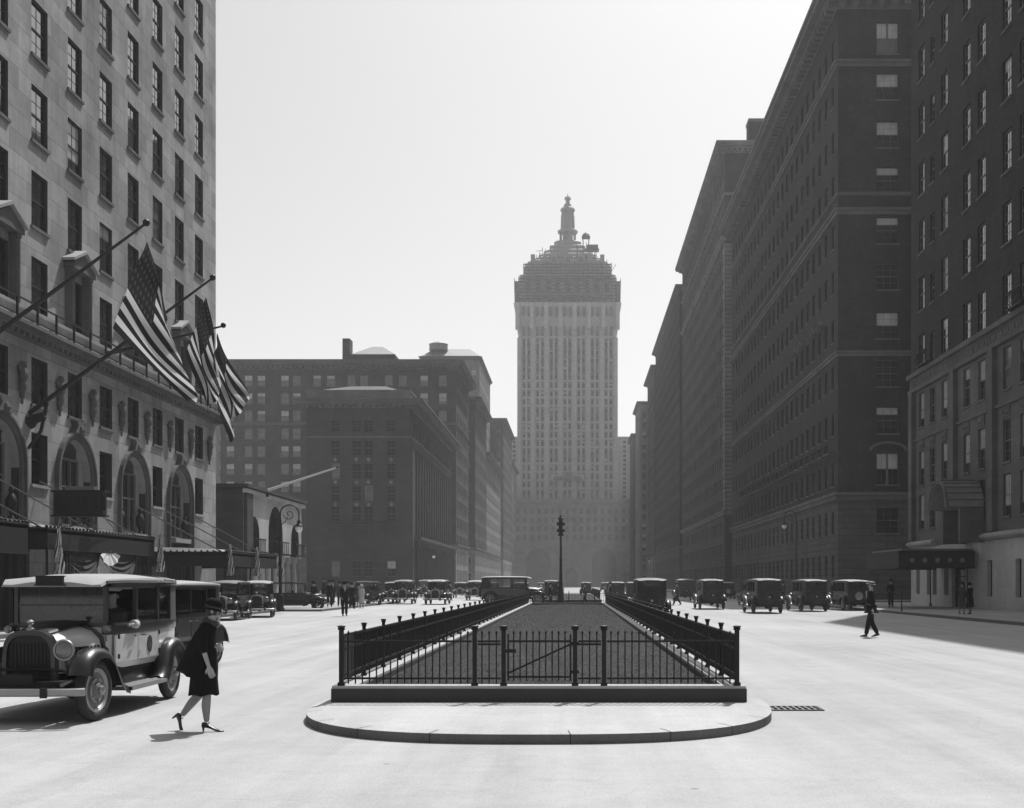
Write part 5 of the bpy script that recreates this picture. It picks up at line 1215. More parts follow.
    # fenders, running boards
    fp = [(-1.97,.60),(-1.95,.68),(-1.87,.78),(-1.8,.825),(-1.68,.87),(-1.5,.88),(-1.3,.85),(-1.13,.76),(-.98,.62),(-.84,.46),(-.72,.37),(-.58,.345)]
    rp = [(.80,.345),(.92,.40),(1.0,.52),(1.08,.68),(1.2,.80),(1.38,.87),(1.55,.86),(1.73,.78),(1.86,.64),(1.93,.48)]
    fm = up
    for sg in (-1,1):
        b = MB([fm]); fender(b, sg, fp, .56, .85); b.build('front_fender', root, smooth=True)
        b = MB([fm]); fender(b, sg, rp, .60, .87); b.build('rear_fender', root, smooth=True)
        b = MB([fm, 'steel_grey', 'nickel_dull']); b.box(sg*.60, sg*.87, -.60, .82, .30, .345, 0); b.box(sg*.62, sg*.85, -.58, .80, .346, .352, 1); b.box(sg*.868, sg*.876, -.6, .82, .305, .35, 2); b.build('running_board', root)
        b = MB([fm]); b.loft([[(sg*.42,-.7,.50),(sg*.6,-.7,.35),(sg*.6,-.7,.37),(sg*.55,-.7,.60)],[(sg*.42,1.0,.50),(sg*.6,1.0,.35),(sg*.6,1.0,.37),(sg*.58,1.0,.60)]]); b.build('apron', root)
        wheel(root, sg*.71, ya, WR, sg, rim, disc, steer); wheel(root, sg*.71, yr, WR, sg, rim, disc)
    if bumper:
        b = MB(['nickel_dull', 'iron']); yb = -2.28
        b.loft([[(x,y,.375),(x,y-.02,.39),(x,y-.02,.455),(x,y,.47),(x,y+.02,.455),(x,y+.02,.39)] for x, y in ((-.86,yb+.10),(-.7,yb+.02),(-.3,yb),(.3,yb),(.7,yb+.02),(.86,yb+.10))], 0)
        for sg in (-1,1): b.tube([(sg*.42,-1.95,.45),(sg*.42,yb+.02,.43)], .022, 6, 1); b.box(sg*.38, sg*.46, yb-.035, yb-.01, .36, .48, 1)
        b.build('bumper', root, smooth=True)
        b = MB(['plate_paint', 'iron_black']); b.box(-.19,.19,-2.06,-2.05,.50,.62,1); b.build('number_plate', root)
    # rear
    sp = empty('spare_wheel', (0, ye+.13, .86)); sp.parent = root; M = Matrix.Rotation(-pi/2,4,'X')
    t_ = MB(['tyre_rubber']); t_.torus(.305,.066,24,8,0,M); t_.build('tyre', sp, smooth=True)
    t_ = MB([up if rim != 'wheel_pale' else rim, 'nickel_dull']); t_.lathe([(.25,.0),(.23,.03),(.10,.04),(.03,.06)], 18, 0, M); t_.lathe([(.06,.04),(.05,.075),(.01,.08)], 12, 1, M); t_.build('rim', sp, smooth=True)
    b = MB(['iron_black', 'lens']); b.box(-.5,.5,ye+.02,ye+.08,.44,.48); b.lathe([(.045,0),(.045,.05)], 10, 0, TX(-.55,ye+.05,.72,rx=-pi/2)); b.lathe([(.04,.05),(.01,.06)], 10, 1, TX(-.55,ye+.05,.72,rx=-pi/2)); b.box(-.62,-.3,ye+.06,ye+.07,.5,.62); b.build('tail_lamp', root)
    # inside
    b = MB(['seat_leather']); b.box(-.55,.55,-.25,.12,.60,.98); b.box(-.55,.55,.05,.18,.9,1.32); b.box(-.55,.55,1.2,1.7,.60,1.0); b.box(-.55,.55,1.6,1.75,.95,1.5); b.build('seats', root, bevel=.03)
    b = MB(['iron_black']); b.torus(.19,.014,20,6,0,TX(.30,-.38,1.22,rx=R(60))); b.tube([(.30,-.38,1.22),(.30,-.75,.95)], .016, 6)
    for k in range(4): a = k*pi/2; b.tube([TX(.30,-.38,1.22,rx=R(60)) @ Vector((0,0,0)), TX(.30,-.38,1.22,rx=R(60)) @ Vector((.19*cos(a),.19*sin(a),0))], .01, 4)
    b.build('steering_wheel', root)
    return root
def text_mesh(txt, size, mat, ext=.002):
    cu_ = bpy.data.curves.new('lettering', 'FONT'); cu_.body = txt; cu_.size = size; cu_.extrude = ext; cu_.align_x = 'CENTER'
    ob = bpy.data.objects.new('tmp', cu_); S.collection.objects.link(ob); bpy.context.view_layer.update()
    me = bpy.data.meshes.new_from_object(ob.evaluated_get(bpy.context.evaluated_depsgraph_get())); bpy.data.objects.remove(ob)
    me.materials.clear(); me.materials.append(MATS[mat]); return me
# foreground taxi; its left side is on our right, so mirror positions hold (front faces us)
taxi = make_car('two-tone taxi with a pale roof and round emblem at left foreground', 'taxi', low='car_pale', up='car_dark', hood='car_pale', roof='roof_fabric', rim='wheel_pale', taxi=True, steer=R(-8), name='taxi')
b = MB(['iron', 'iron_black']); b.box(-.17,.17,-1.14,-1.08,1.70,1.80); b.box(-.19,.19,-1.145,-1.075,1.685,1.70,1); b.box(-.19,.19,-1.145,-1.075,1.80,1.815,1); b.build('roof_sign', taxi)
for k, (txt, yy, zz, sz) in enumerate((('15', -.95, .99, .10), ('5', -.80, .99, .10), ('20', -.94, .86, .06), ('RATES', -.88, 1.085, .045))):
    o = inst('lettering', text_mesh(txt, sz, 'lettering'), taxi, (.597, yy+.02, zz-.03), 0); o.rotation_euler = (R(90), 0, R(90))
b = MB(['lettering'])
for k in range(3): b.box(.598,.604,-1.0,-.75,.80-.045*k,.805-.045*k)
b.build('lettering', taxi)
taxi.location = (-6.72, 16.45, 0); taxi.rotation_euler = (0,0,R(1.0)); taxi.scale = (1,1,1)
# prototypes standing in their own places, then copies
G1 = 'dark closed cars on the avenue'
sd_a = make_car('black sedan with a dark roof', group=G1, roof='roof_mid')
sd_b = make_car('black sedan', group=G1, roof='roof_fabric', rim='wheel_pale', low='car_dark', disc=False)
tr_a = make_car('open car', cat='car', group=G1, open_top=True, name='touring_car', disc=False, rim='iron_black')
vn_a = make_car('van', cat='van', van=True, low='car_dark', roof='roof_mid', name='delivery_van', bumper=False, disc=False, group='delivery vans')
used = set()
def park(proto, x, y, rz, label, scale=1.0):
    if proto.name in used: o = copy_tree(proto, (x,y,0), R(rz), label)
    else: used.add(proto.name); o = proto; o.location = (x,y,0); o.rotation_euler = (0,0,R(rz)); o['label'] = label
    o.scale = (scale,)*3; return o
# rz 0: front towards us; 180: driving away
park(sd_b, -8.35, 24.0, -4, 'dark car with a pale flat roof directly behind the taxi', .96)
park(sd_a, -11.3, 19.3, 0, 'dark car cut by the left picture edge beyond the taxi', 1.0)
park(sd_a, -16.3, 56.5, 4, 'black car under the marquee, nearest of the kerb row behind the woman')
park(sd_b, -16.1, 61.2, 12, 'black car with a light roof left of the curled street lamp')
park(tr_a, -19.0+1.2, 76.5, 98, 'open car standing side-on behind the curled street lamp', .95)
park(sd_a, -13.0, 47.5, 3, 'black car partly hidden behind the walking woman') if False else None
park(tr_a, -16.0, 92, -8, 'open-topped car right of the group of walkers')
park(sd_a, -15.6, 104, 0, 'shadowed car squeezed between the open-topped car and a boxy sedan')
park(sd_a, -14.0, 99, 3, 'boxy black sedan just right of the open-topped car', 1.08)
park(vn_a, -17.6, 143, 0, 'closed van parked before the brown palazzo colonnade', 1.15)
park(sd_b, -11.0, 97, 0, 'black sedan with bright headlights coming towards us near the left fence', 1.08)
park(sd_a, -13.0, 138, 0, 'small distant sedan between two nearer oncoming cars')
park(sd_b, -9.8, 120, 0, 'oncoming sedan just left of the long crossing limousine', 1.08)
park(sd_a, -15.5, 170, 0, 'tiny parked car down the left kerb, nearer one')
park(sd_b, -12.6, 190, 0, 'tiny oncoming car in the far left lanes')
park(sd_a, -15.8, 205, 0, 'tiny parked car down the left kerb, farther one')
park(sd_b, -4.6, 92.4, 88, 'long dark limousine crossing the avenue behind the left fence', 1.22)
park(sd_a, -2.4, 128, 180, 'dark sedan behind the traffic signal post', 1.1)
park(sd_b, 5.0, 165, 180, 'distant car right of the traffic signal, in the far lanes')
park(sd_a, 1.6, 160, 180, 'distant car straight beyond the median end')
park(sd_a, 3.55, 57, 180, 'black sedan seen from behind close to the right fence, pale rear window', 1.06)
park(sd_a, 6.6, 84, 182, 'black car farther ahead, left of the sedan by the right fence') if False else None
park(vn_a, 10.6, 116, 180, 'closed van farther off between two right-hand cars', 1.15)
park(sd_a, 9.0, 80, 180, 'black sedan seen from behind, leftmost of the right-hand row', 1.08)
park(sd_a, 10.9, 69.5, 181, 'black sedan with a shiny spare wheel hub, largest of the right-hand row', 1.08)
park(sd_a, 14.35, 74, 184, 'black sedan half in shade, third of the right-hand row', 1.06)
park(sd_b, 17.4, 76.5, 186, 'dark sedan in shade, rightmost of the right-hand row', 1.05)
park(tr_a, 13.6, 92, 180, 'open car in shade seen between two nearer right-hand cars')
park(sd_a, 7.2, 135, 180, 'small sedan in the far right lanes')
park(sd_b, 16.2, 128, 180, 'small parked car at the far right kerb, nearer one')
park(sd_a, 16.2, 150, 180, 'small parked car at the far right kerb, farther one')
park(sd_a, 3.8, 108, 180, 'sedan beyond the crossing in the lane beside the farther fence')
park(sd_b, 9.9, 180, 180, 'tiny car in the farthest right lanes')
park(sd_b, -7.5, 165, 0, 'small oncoming car left of the farther median')
park(sd_a, -9.5, 235, 0, 'tiny oncoming car halfway to the tower')
park(sd_b, 6.2, 245, 180, 'tiny receding car right of centre before the tower')
park(sd_a, 11.5, 300, 180, 'tiny receding car by the far right kerb')
park(sd_a, -3.0, 260, 0, 'tiny car on the axis of the avenue')
park(vn_a, 2.8, 330, 180, 'tiny van on the axis before the tower arches')
park(vn_a, -9.0, 320, 0, 'tiny van far down the left lanes')
park(sd_a, 5.8, 118, 180, 'receding sedan just right of the farther median')
park(sd_a, -4.9, 215, 0, 'tiny car near the foot of the tower')
# ------------------------------------------------------------------ people
def skin_mesh(nodes, edges, root, levels=2):
    names = list(nodes); idx = {n: i for i, n in enumerate(names)}
    me = bpy.data.meshes.new('tmp'); me.from_pydata([nodes[n][0] for n in names], [(idx[a], idx[c]) for a, c in edges], [])
    ob = bpy.data.objects.new('tmp', me); S.collection.objects.link(ob)
    sk = ob.modifiers.new('s', 'SKIN'); sk.use_smooth_shade = True
    if not me.skin_vertices: me.attributes  # layer is made by the modifier
    for n in names:
        r = nodes[n][1]; d = me.skin_vertices[0].data[idx[n]]; d.radius = (r, r) if not isinstance(r, tuple) else r; d.use_root = (n == root)
    sb = ob.modifiers.new('u', 'SUBSURF'); sb.levels = levels; sb.render_levels = levels
    bpy.context.view_layer.update(); dg = bpy.context.evaluated_depsgraph_get()
    out = bpy.data.meshes.new_from_object(ob.evaluated_get(dg)); bpy.data.objects.remove(ob); bpy.data.meshes.remove(me)
    v = [tuple(q.co) for q in out.vertices]; f = [tuple(p.vertices) for p in out.polygons]; bpy.data.meshes.remove(out); return v, f
def v3(*a): return Vector(a)
def hand(mb, wrist, elbow, toward, mi, k=1.0, curl=.5):
    """palm and five tapering fingers; toward = palm-side normal hint"""
    d = (wrist-elbow).normalized(); n = (toward-d*toward.dot(d)).normalized(); s_ = d.cross(n)
    rings = []
    for t_, w_, th in ((-.02,.022,.018),(.0,.026,.017),(.035,.040,.016),(.075,.042,.014),(.095,.038,.011)):
        c = wrist+d*t_*k; rings.append([c+s_*(w_*k*cos(a))+n*(th*k*sin(a)) for a in [2*pi*q/10 for q in range(10)]])
    mb.loft(rings, mi)
    for q, (off, L) in enumerate(((-.030,.068),(-.010,.078),(.010,.074),(.029,.058))):
        p0 = wrist+(d*.085+s_*off)*k; cc = curl*(1+.12*q); p1 = p0+(d*cos(cc*.5)+n*sin(cc*.5))*L*.42*k; p2 = p1+(d*cos(cc*1.3)+n*sin(cc*1.3))*L*.33*k; p3 = p2+(d*cos(cc*2.0)+n*sin(cc*2.0))*L*.25*k
        mb.tube([p0, p1, p2, p3], [.0095*k,.0088*k,.0078*k,.0055*k], 7, mi)
    p0 = wrist+(d*.02-s_*.03)*k; p1 = p0+(d*.6-s_*.75+n*.3).normalized()*.035*k; p2 = p1+(d*.9-s_*.3+n*.3).normalized()*.03*k
    mb.tube([p0, p1, p2], [.013*k,.011*k,.007*k], 7, mi)
def shoe(mb, ankle, toe, mi, heel=0.0, w=.042):
    d = v3(toe.x-ankle.x, toe.y-ankle.y, toe.z-ankle.z); L = d.length; d.normalize(); up = v3(0,0,1); up = (up-d*up.dot(d)).normalized(); s_ = d.cross(up)
    rings = []
    for t_, ww, h0, h1 in ((-.25,.028,-.01,.07),(-.1,.036,-.01,.085),(.25,.038,-.01,.075),(.6,.044,-.008,.05),(.85,.042,-.006,.038),(1.0,.03,-.004,.028),(1.06,.012,0,.018)):
        c = ankle+d*(t_*L)+up*(-.055*(1-min(1,max(0,t_))))+up*(-.0)
        rings.append([c+s_*ww*w/.042*cos(a)+up*((h0+h1)/2+(h1-h0)/2*sin(a)) for a in [2*pi*q/10 for q in range(10)]])
    mb.loft(rings, mi)
def person(label, x, y, rz, h=1.75, z=0.0, kind='man', stride=.0, arms=((.1,-.1),(.1,.1)), coat='wool_black', trousers='wool_black', hat='felt_black', hatkind='fedora', group=None, lean=.0, dress=False, phase=1):
    """faces -Y before rotation"""
    root = empty('person', (x, y, z-.022), R(rz), label=label, cat='person', group=group)
    k = h/1.75; sw = .175 if kind == 'man' else .15
    hipz = .92*k; st = stride
    ft = {}
    for sg, ph in ((-1, phase), (1, -phase)):
        fy = -st*.5*ph; lift = .0 if ph > 0 else .06*min(1, st*2)
        ft[sg] = dict(hip=v3(sg*.09*k, 0, hipz), knee=v3(sg*.095*k, fy*.45-.02-(0.05 if st > .2 and ph < 0 else 0), .50*k), ankle=v3(sg*.095*k, fy, .085*k+lift), toe=v3(sg*.11*k, fy-.17*k, .035+lift*.1))
    pel = v3(0,0,.95*k); wst = v3(0,-.01-lean*.4,1.10*k); chs = v3(0,-.01-lean,1.30*k); nb = v3(0,-lean*1.2,1.46*k); hd0 = v3(0,-.01-lean*1.3,1.54*k); hd = v3(0,-.025-lean*1.35,1.63*k)
    nodes = {'pel':(pel,.12*k),'wst':(wst,.105*k),'chs':(chs,.125*k),'nb':(nb,.055*k),'hd0':(hd0,.052*k),'hd1':(hd,.088*k),'hd2':(hd+v3(0,.01,.06*k),.082*k)}
    edges = [('pel','wst'),('wst','chs'),('chs','nb'),('nb','hd0'),('hd0','hd1'),('hd1','hd2')]
    arm = {}
    for sg, (sw_, bend) in zip((-1,1), arms):
        sh = v3(sg*sw*k, -lean*1.1, 1.41*k); el = sh+v3(sg*.02, -sin(sw_)*.29*k, -cos(sw_)*.29*k); a2 = sw_+bend; wr = el+v3(-sg*.01, -sin(a2)*.25*k, -cos(a2)*.25*k)
        arm[sg] = (sh, el, wr); q = 'L' if sg < 0 else 'R'
        nodes['s'+q] = (sh,.055*k); nodes['e'+q] = (el,.040*k); nodes['w'+q] = (wr,.027*k); edges += [('chs','s'+q),('s'+q,'e'+q),('e'+q,'w'+q)]
        f_ = ft[sg]; nodes['h'+q] = (f_['hip'],.085*k); nodes['k'+q] = (f_['knee'],.056*k); nodes['c'+q] = (f_['knee']*.62+f_['ankle']*.38+v3(0,.02,0),.052*k); nodes['a'+q] = (f_['ankle'],.036*k)
        edges += [('pel','h'+q),('h'+q,'k'+q),('k'+q,'c'+q),('c'+q,'a'+q)]
    V, F = skin_mesh(nodes, edges, 'pel', 1)
    b = MB(['skin' if kind == 'man' else 'stocking', 'skin', 'hair_dark', 'eye_dark']); b.add(V, F, 0)
    for i, f in enumerate(b.f):
        if b.v[f[0]][2] > 1.0*k: b.m[i] = 1
    for sg in (-1,1): hand(b, arm[sg][2], arm[sg][1], v3(-sg,0,0), 1, k)
    hc_ = hd+v3(0,-.005,.0)
    b.loft([[hc_+v3(w_*cos(a), -.082*k+dy*sin(a)*0-.0+pp, zz+w_*sin(a)*.4) for a in [2*pi*q/6 for q in range(6)]] for (w_, zz, pp, dy) in ((.010,.03*k,.01,0),(.016,-.005*k,-.02*k,0),(.010,-.018*k,.0,0))], 1)      # nose
    for sg in (-1,1): b.ball(hc_+v3(sg*.032*k,-.078*k,.022*k), .011*k, n=6, mi=3); b.ball(hc_+v3(sg*.088*k,.01,.0), .012*k,.022*k,.032*k, n=8, mi=1)
    b.ball(hc_+v3(0,-.08*k,-.045*k), .022*k,.008*k,.006*k, n=6, mi=3)
    b.build('body', root, smooth=True)
    hr = MB(['hair_dark']); hr.ball(hc_+v3(0,.018*k,.035*k), .095*k,.098*k,.09*k, n=12); hr.build('hair', root, smooth=True)
    # clothes
    if not dress:
        n2 = {'pel':(v3(0,.0,.96*k),.135*k)}; e2 = []
        for sg in (-1,1):
            q = str(sg); f_ = ft[sg]; n2['h'+q] = (f_['hip'],.105*k); n2['k'+q] = (f_['knee'],.085*k); n2['a'+q] = (f_['ankle']+v3(0,.01,.0),.072*k); e2 += [('pel','h'+q),('h'+q,'k'+q),('k'+q,'a'+q)]
        V, F = skin_mesh(n2, e2, 'pel', 1); t_ = MB([trousers]); t_.add(V, F); t_.build('trousers', root, smooth=True)
    n2 = {'pel':(v3(0,0,.92*k),(.15*k)), 'wst':(wst,.135*k),'chs':(chs,.155*k),'nb':(nb-v3(0,0,.03),.075*k)}; e2 = [('pel','wst'),('wst','chs'),('chs','nb')]
    for sg in (-1,1):
        q = str(sg); sh, el, wr = arm[sg]; n2['s'+q] = (sh,.068*k); n2['e'+q] = (el,.054*k); n2['w'+q] = (wr-(wr-el).normalized()*.015,.046*k); e2 += [('chs','s'+q),('s'+q,'e'+q),('e'+q,'w'+q)]
    V, F = skin_mesh(n2, e2, 'pel', 1); t_ = MB([coat, 'cloth_pale']); t_.add(V, F)
    if kind == 'man' : t_.loft([[nb+v3(.05*cos(a),.05*sin(a)-.01,zz) for a in [2*pi*q/10 for q in range(10)]] for zz in (-.02,.045)], 1); t_.prism([(-.045,1.47*k),(.045,1.47*k),(0,1.25*k)], -.165*k-lean*1.1, -.14*k-lean*1.1, 'y', 1) if True else None
    t_.build('jacket' if not dress else 'coat', root, smooth=True)
    zlo = .78*k if not dress else .42*k
    t_ = MB([coat]); rg = []
    for zz, rx, ry in ((1.02*k,.165*k,.14*k),(.9*k,.185*k,.155*k),((.9*k+zlo)/2,.195*k,.17*k+.1*st),(zlo,.20*k+.02,.17*k+.18*st)):
        rg.append([(rx*cos(2*pi*q/16)*(1+.03*sin(q*3.1)), ry*sin(2*pi*q/16), zz) for q in range(16)])
    t_.loft(rg); t_.build('coat_skirt' if dress else 'jacket_skirt', root, smooth=True)
    t_ = MB(['shoe_leather'])
    for sg in (-1,1): shoe(t_, ft[sg]['ankle'], ft[sg]['toe'], 0)
    t_.build('shoes', root, smooth=True)
    M = Matrix.Translation(hc_+v3(0,.01,.0)) @ Matrix.Rotation(R(-6),4,'X')
    t_ = MB([hat, 'felt_black'])
    if hatkind == 'fedora': t_.lathe([(.155,.04),(.165,.05),(.115,.057),(.108,.075),(.10,.145),(.075,.165),(.01,.155)], 18, 0, M @ Matrix.Scale(k,4)); t_.lathe([(.113,.06),(.11,.09)], 18, 1, M @ Matrix.Scale(k,4), cap=False)
    elif hatkind == 'straw': t_.lathe([(.155,.045),(.16,.055),(.108,.06),(.106,.135),(.02,.14)], 18, 0, M @ Matrix.Scale(k,4)); t_.lathe([(.110,.062),(.110,.096)], 18, 1, M @ Matrix.Scale(k,4), cap=False)
    elif hatkind == 'cap': t_.lathe([(.105,.04),(.13,.08),(.12,.12),(.02,.14)], 16, 0, M @ Matrix.Scale(k,4)); t_.loft([[(-.08,-.09,.04),(.08,-.09,.04),(.08,-.09,.055),(-.08,-.09,.055)],[(-.05,-.17,.03),(.05,-.17,.03),(.05,-.17,.04),(-.05,-.17,.04)]], 0, M=M @ Matrix.Scale(k,4))
    else: t_.lathe([(.125,-.01),(.118,.0),(.112,.05),(.10,.11),(.06,.15),(.005,.16)], 18, 0, M @ Matrix.Scale(k,4))
    t_.build('hat', root, smooth=True)
    return root
GP = 'people on the corner sidewalk'
person('man in a dark suit and straw hat walking alone in the road at right', 9.42, 38.0, -118, 1.78, 0, hat='straw', hatkind='straw', arms=((.22,.25),(-.3,.3)), stride=.42)
person('dark-clothed man standing on the shaded sidewalk behind the parked cars', 20.6, 78, 190, 1.85, .13, arms=((.1,.2),(.1,.9)))
person('left one of two women by the marble ground floor', 19.65, 60.8, 150, 1.68, .13, kind='woman', dress=True, coat='wool_grey', hatkind='cloche', hat='felt_black', arms=((.1,.3),(.2,.9)), stride=.2)
person('right one of two women by the marble ground floor, holding a bag', 20.2, 61.2, 200, 1.64, .13, kind='woman', dress=True, coat='wool_black', hatkind='cloche', hat='felt_black', arms=((.2,1.2),(.1,.4)), stride=.15)
person('dark-coated man alone in the road left of the near median', -11.95, 62.5, 20, 1.78, 0, arms=((.1,.8),(.1,.6)), stride=.1)
person('woman in a long dark coat, leftmost of the corner walkers', -16.6, 76.6, 170, 1.68, .13, kind='woman', dress=True, hatkind='cloche', stride=.2, group=GP)
person('man in a black suit, second from the left among the corner walkers', -16.2, 79.5, 185, 1.78, .13, stride=.4, group=GP)
person('shorter man in grey, behind the second corner walker', -15.8, 81.0, 185, 1.70, .13, coat='wool_grey', stride=.3, group=GP)
person('man with a straw hat among the corner walkers', -15.55, 84.5, 0, 1.76, .0, hat='straw', hatkind='straw', stride=.3, group=GP)
person('woman in grey among the corner walkers, right of the straw hat', -15.0, 83.6, 10, 1.66, 0, kind='woman', dress=True, coat='wool_grey', hatkind='cloche', stride=.2, group=GP)
person('pale-dressed woman right of the man alone in the road', -14.25, 80.5, 190, 1.64, 0, kind='woman', dress=True, coat='cloth_pale', hat='cloth_pale', hatkind='cloche', stride=.2)
person('stout dark man at the right end of the corner walkers', -14.85, 80.2, 170, 1.76, 0, stride=.2, group=GP)
person('woman in black standing on the clubhouse steps', -19.7, 94.5, 90, 1.66, .45, kind='woman', dress=True, hatkind='cloche')
person('man striding between the leftmost right-hand sedan and the right fence', 7.9, 92, 260, 1.76, 0, stride=.6, coat='wool_grey', hatkind='cap')
person('dark figure walking between two right-hand sedans', 12.9, 84, 180, 1.74, 0, stride=.3)
person('man in shade standing between the two rightmost parked cars', 18.6, 86, 200, 1.76, .13)
person('man in a dark coat walking at the median crossing right of the limousine', -1.9+.1, 90.5, 90, 1.72, 0, stride=.3)
person('man on the clubhouse sidewalk near the kerb behind the open car', -18.3, 84, 80, 1.74, .13, stride=.2)
base_w = [o for o in S.objects if o.name.startswith('person') and o.get('label','').startswith('woman in grey among')][0]
base_m = [o for o in S.objects if o.name.startswith('person') and o.get('label','').startswith('shorter man in grey')][0]
base_b = [o for o in S.objects if o.name.startswith('person') and o.get('label','').startswith('man in a black suit')][0]
for src, x, y, z, rz, lb in ((base_b, -17.4, 86.5, .11, 30, 'black-suited man farther back on the corner, left of the walkers'), (base_m, -16.9, 89, .11, 200, 'grey-suited man at the back of the corner walkers'), (base_w, -19.4, 158, .11, 0, 'small figure of a woman by the palazzo base'),
        (base_b, -18.9, 166, .11, 180, 'small figure of a man by the palazzo colonnade'), (base_b, -1.2, 98.5, -.02, 60, 'man in black crossing just beyond the traffic signal'), (base_m, .9, 97.5, -.02, 270, 'man in grey at the crossing right of the traffic signal'), (base_b, 2.9, 95, -.02, 250, 'man in black stepping off the median crossing at its right side'),
        (base_m, 19.5, 112, .11, 180, 'grey man on the far corner before the towering dark block'), (base_b, 20.4, 120, .11, 0, 'dark man walking along the base of the towering dark block'), (base_m, 21.3, 96, .11, 20, 'grey man on the cross-street side of the nearest right-hand building'), (base_w, 21.6, 124, .11, 180, 'woman in grey by the rusticated base of the dark block'), (base_b, 19.6, 138, .11, 0, 'far dark man on the right sidewalk'),
        (base_m, -17.2, 91.5, .11, 90, 'grey man by the clubhouse columns'), (base_b, -15.9, 96, .11, 10, 'dark man at the far end of the corner sidewalk'), (base_w, -16.6, 98.5, .11, 150, 'grey woman at the far end of the corner sidewalk'), (base_b, -12.2, 118, -.02, 90, 'dark man crossing between the oncoming cars'),
        (base_m, -14.9, 112, -.02, 60, 'grey man crossing near the far left kerb'), (base_b, -18.6, 178, .11, 0, 'second small man by the palazzo colonnade'), (base_b, 6.4, 104, -.02, 90, 'dark man crossing ahead of the receding sedans'), (base_w, 12.2, 99, -.02, 90, 'woman in grey in the shaded road behind the right-hand row')):
    copy_tree(src, (x, y, z), R(rz), lb, 'passers-by farther off')
# driver of the taxi
def driver():
    root = empty('person', (taxi.location.x+.30, taxi.location.y+.22, .54), 0, label='taxi driver in a pale-topped cap resting his arm on the window', cat='person')
    k = 1.0; P = lambda *a: Vector(a)
    nd = {'pel':(P(0,.12,.42),.14),'chs':(P(0,.08,.70),.135),'nb':(P(0,.04,.84),.055),'hd0':(P(0,.02,.91),.05),'hd1':(P(0,.0,.99),.082),'hd2':(P(0,.01,1.05),.078),
          'sR':(P(.19,.07,.78),.055),'eR':(P(.38,-.06,.60),.042),'wR':(P(.40,-.30,.62),.03),'sL':(P(-.19,.07,.78),.055),'eL':(P(-.24,-.12,.58),.042),'wL':(P(-.12,-.30,.62),.03),
          'hR':(P(.1,.0,.38),.09),'kR':(P(.12,-.42,.42),.065),'hL':(P(-.1,.0,.38),.09),'kL':(P(-.12,-.42,.42),.065),'aR':(P(.12,-.5,.08),.04),'aL':(P(-.12,-.5,.08),.04)}
    ed = [('pel','chs'),('chs','nb'),('nb','hd0'),('hd0','hd1'),('hd1','hd2'),('chs','sR'),('sR','eR'),('eR','wR'),('chs','sL'),('sL','eL'),('eL','wL'),('pel','hR'),('hR','kR'),('pel','hL'),('hL','kL'),('kR','aR'),('kL','aL')]
    V, F = skin_mesh(nd, ed, 'pel', 1); b = MB(['skin', 'eye_dark']); b.add(V, F)
    hand(b, nd['wR'][0], nd['eR'][0], v3(0,0,-1), 0); hand(b, nd['wL'][0], nd['eL'][0], v3(0,0,-1), 0, 1, .9)
    b.ball(P(0,-.085,.985), .014,.02,.02, n=6)
    for sg in (-1,1): b.ball(P(sg*.03,-.075,1.01), .010, n=6, mi=1); b.ball(P(sg*.083,.01,.99), .01,.02,.03, n=6)
    b.build('body', root, smooth=True)
    n2 = {'pel':(P(0,.12,.42),.165),'chs':(P(0,.08,.70),.16),'nb':(P(0,.05,.82),.075),'sR':(P(.19,.07,.78),.078),'eR':(P(.38,-.06,.60),.060),'wR':(P(.40,-.27,.62),.048),'sL':(P(-.19,.07,.78),.078),'eL':(P(-.24,-.12,.58),.06),'wL':(P(-.13,-.28,.62),.048)}
    V, F = skin_mesh(n2, ed[:2]+[('chs','sR'),('sR','eR'),('eR','wR'),('chs','sL'),('sL','eL'),('eL','wL')], 'pel', 1); b = MB(['wool_grey']); b.add(V, F); b.build('jacket', root, smooth=True)
    b = MB(['cloth_pale']); b.tube([P(.383,-.14,.613), P(.399,-.285,.62)], [.063,.056], 10); b.build('cuff', root, smooth=True)
    b = MB(['cloth_pale', 'felt_black']); M = TX(0,.0,1.0,rx=R(-4)); b.lathe([(.092,.03),(.095,.065),(.13,.085),(.12,.115),(.02,.125)], 18, 0, M); b.lathe([(.097,.028),(.099,.062)], 18, 1, M, cap=False); b.loft([[(-.08,-.07,.03),(.08,-.07,.03),(.08,-.07,.04),(-.08,-.07,.04)],[(-.05,-.155,.015),(.05,-.155,.015),(.05,-.155,.022),(-.05,-.155,.022)]], 1, M=M); b.build('cap', root, smooth=True)
driver()
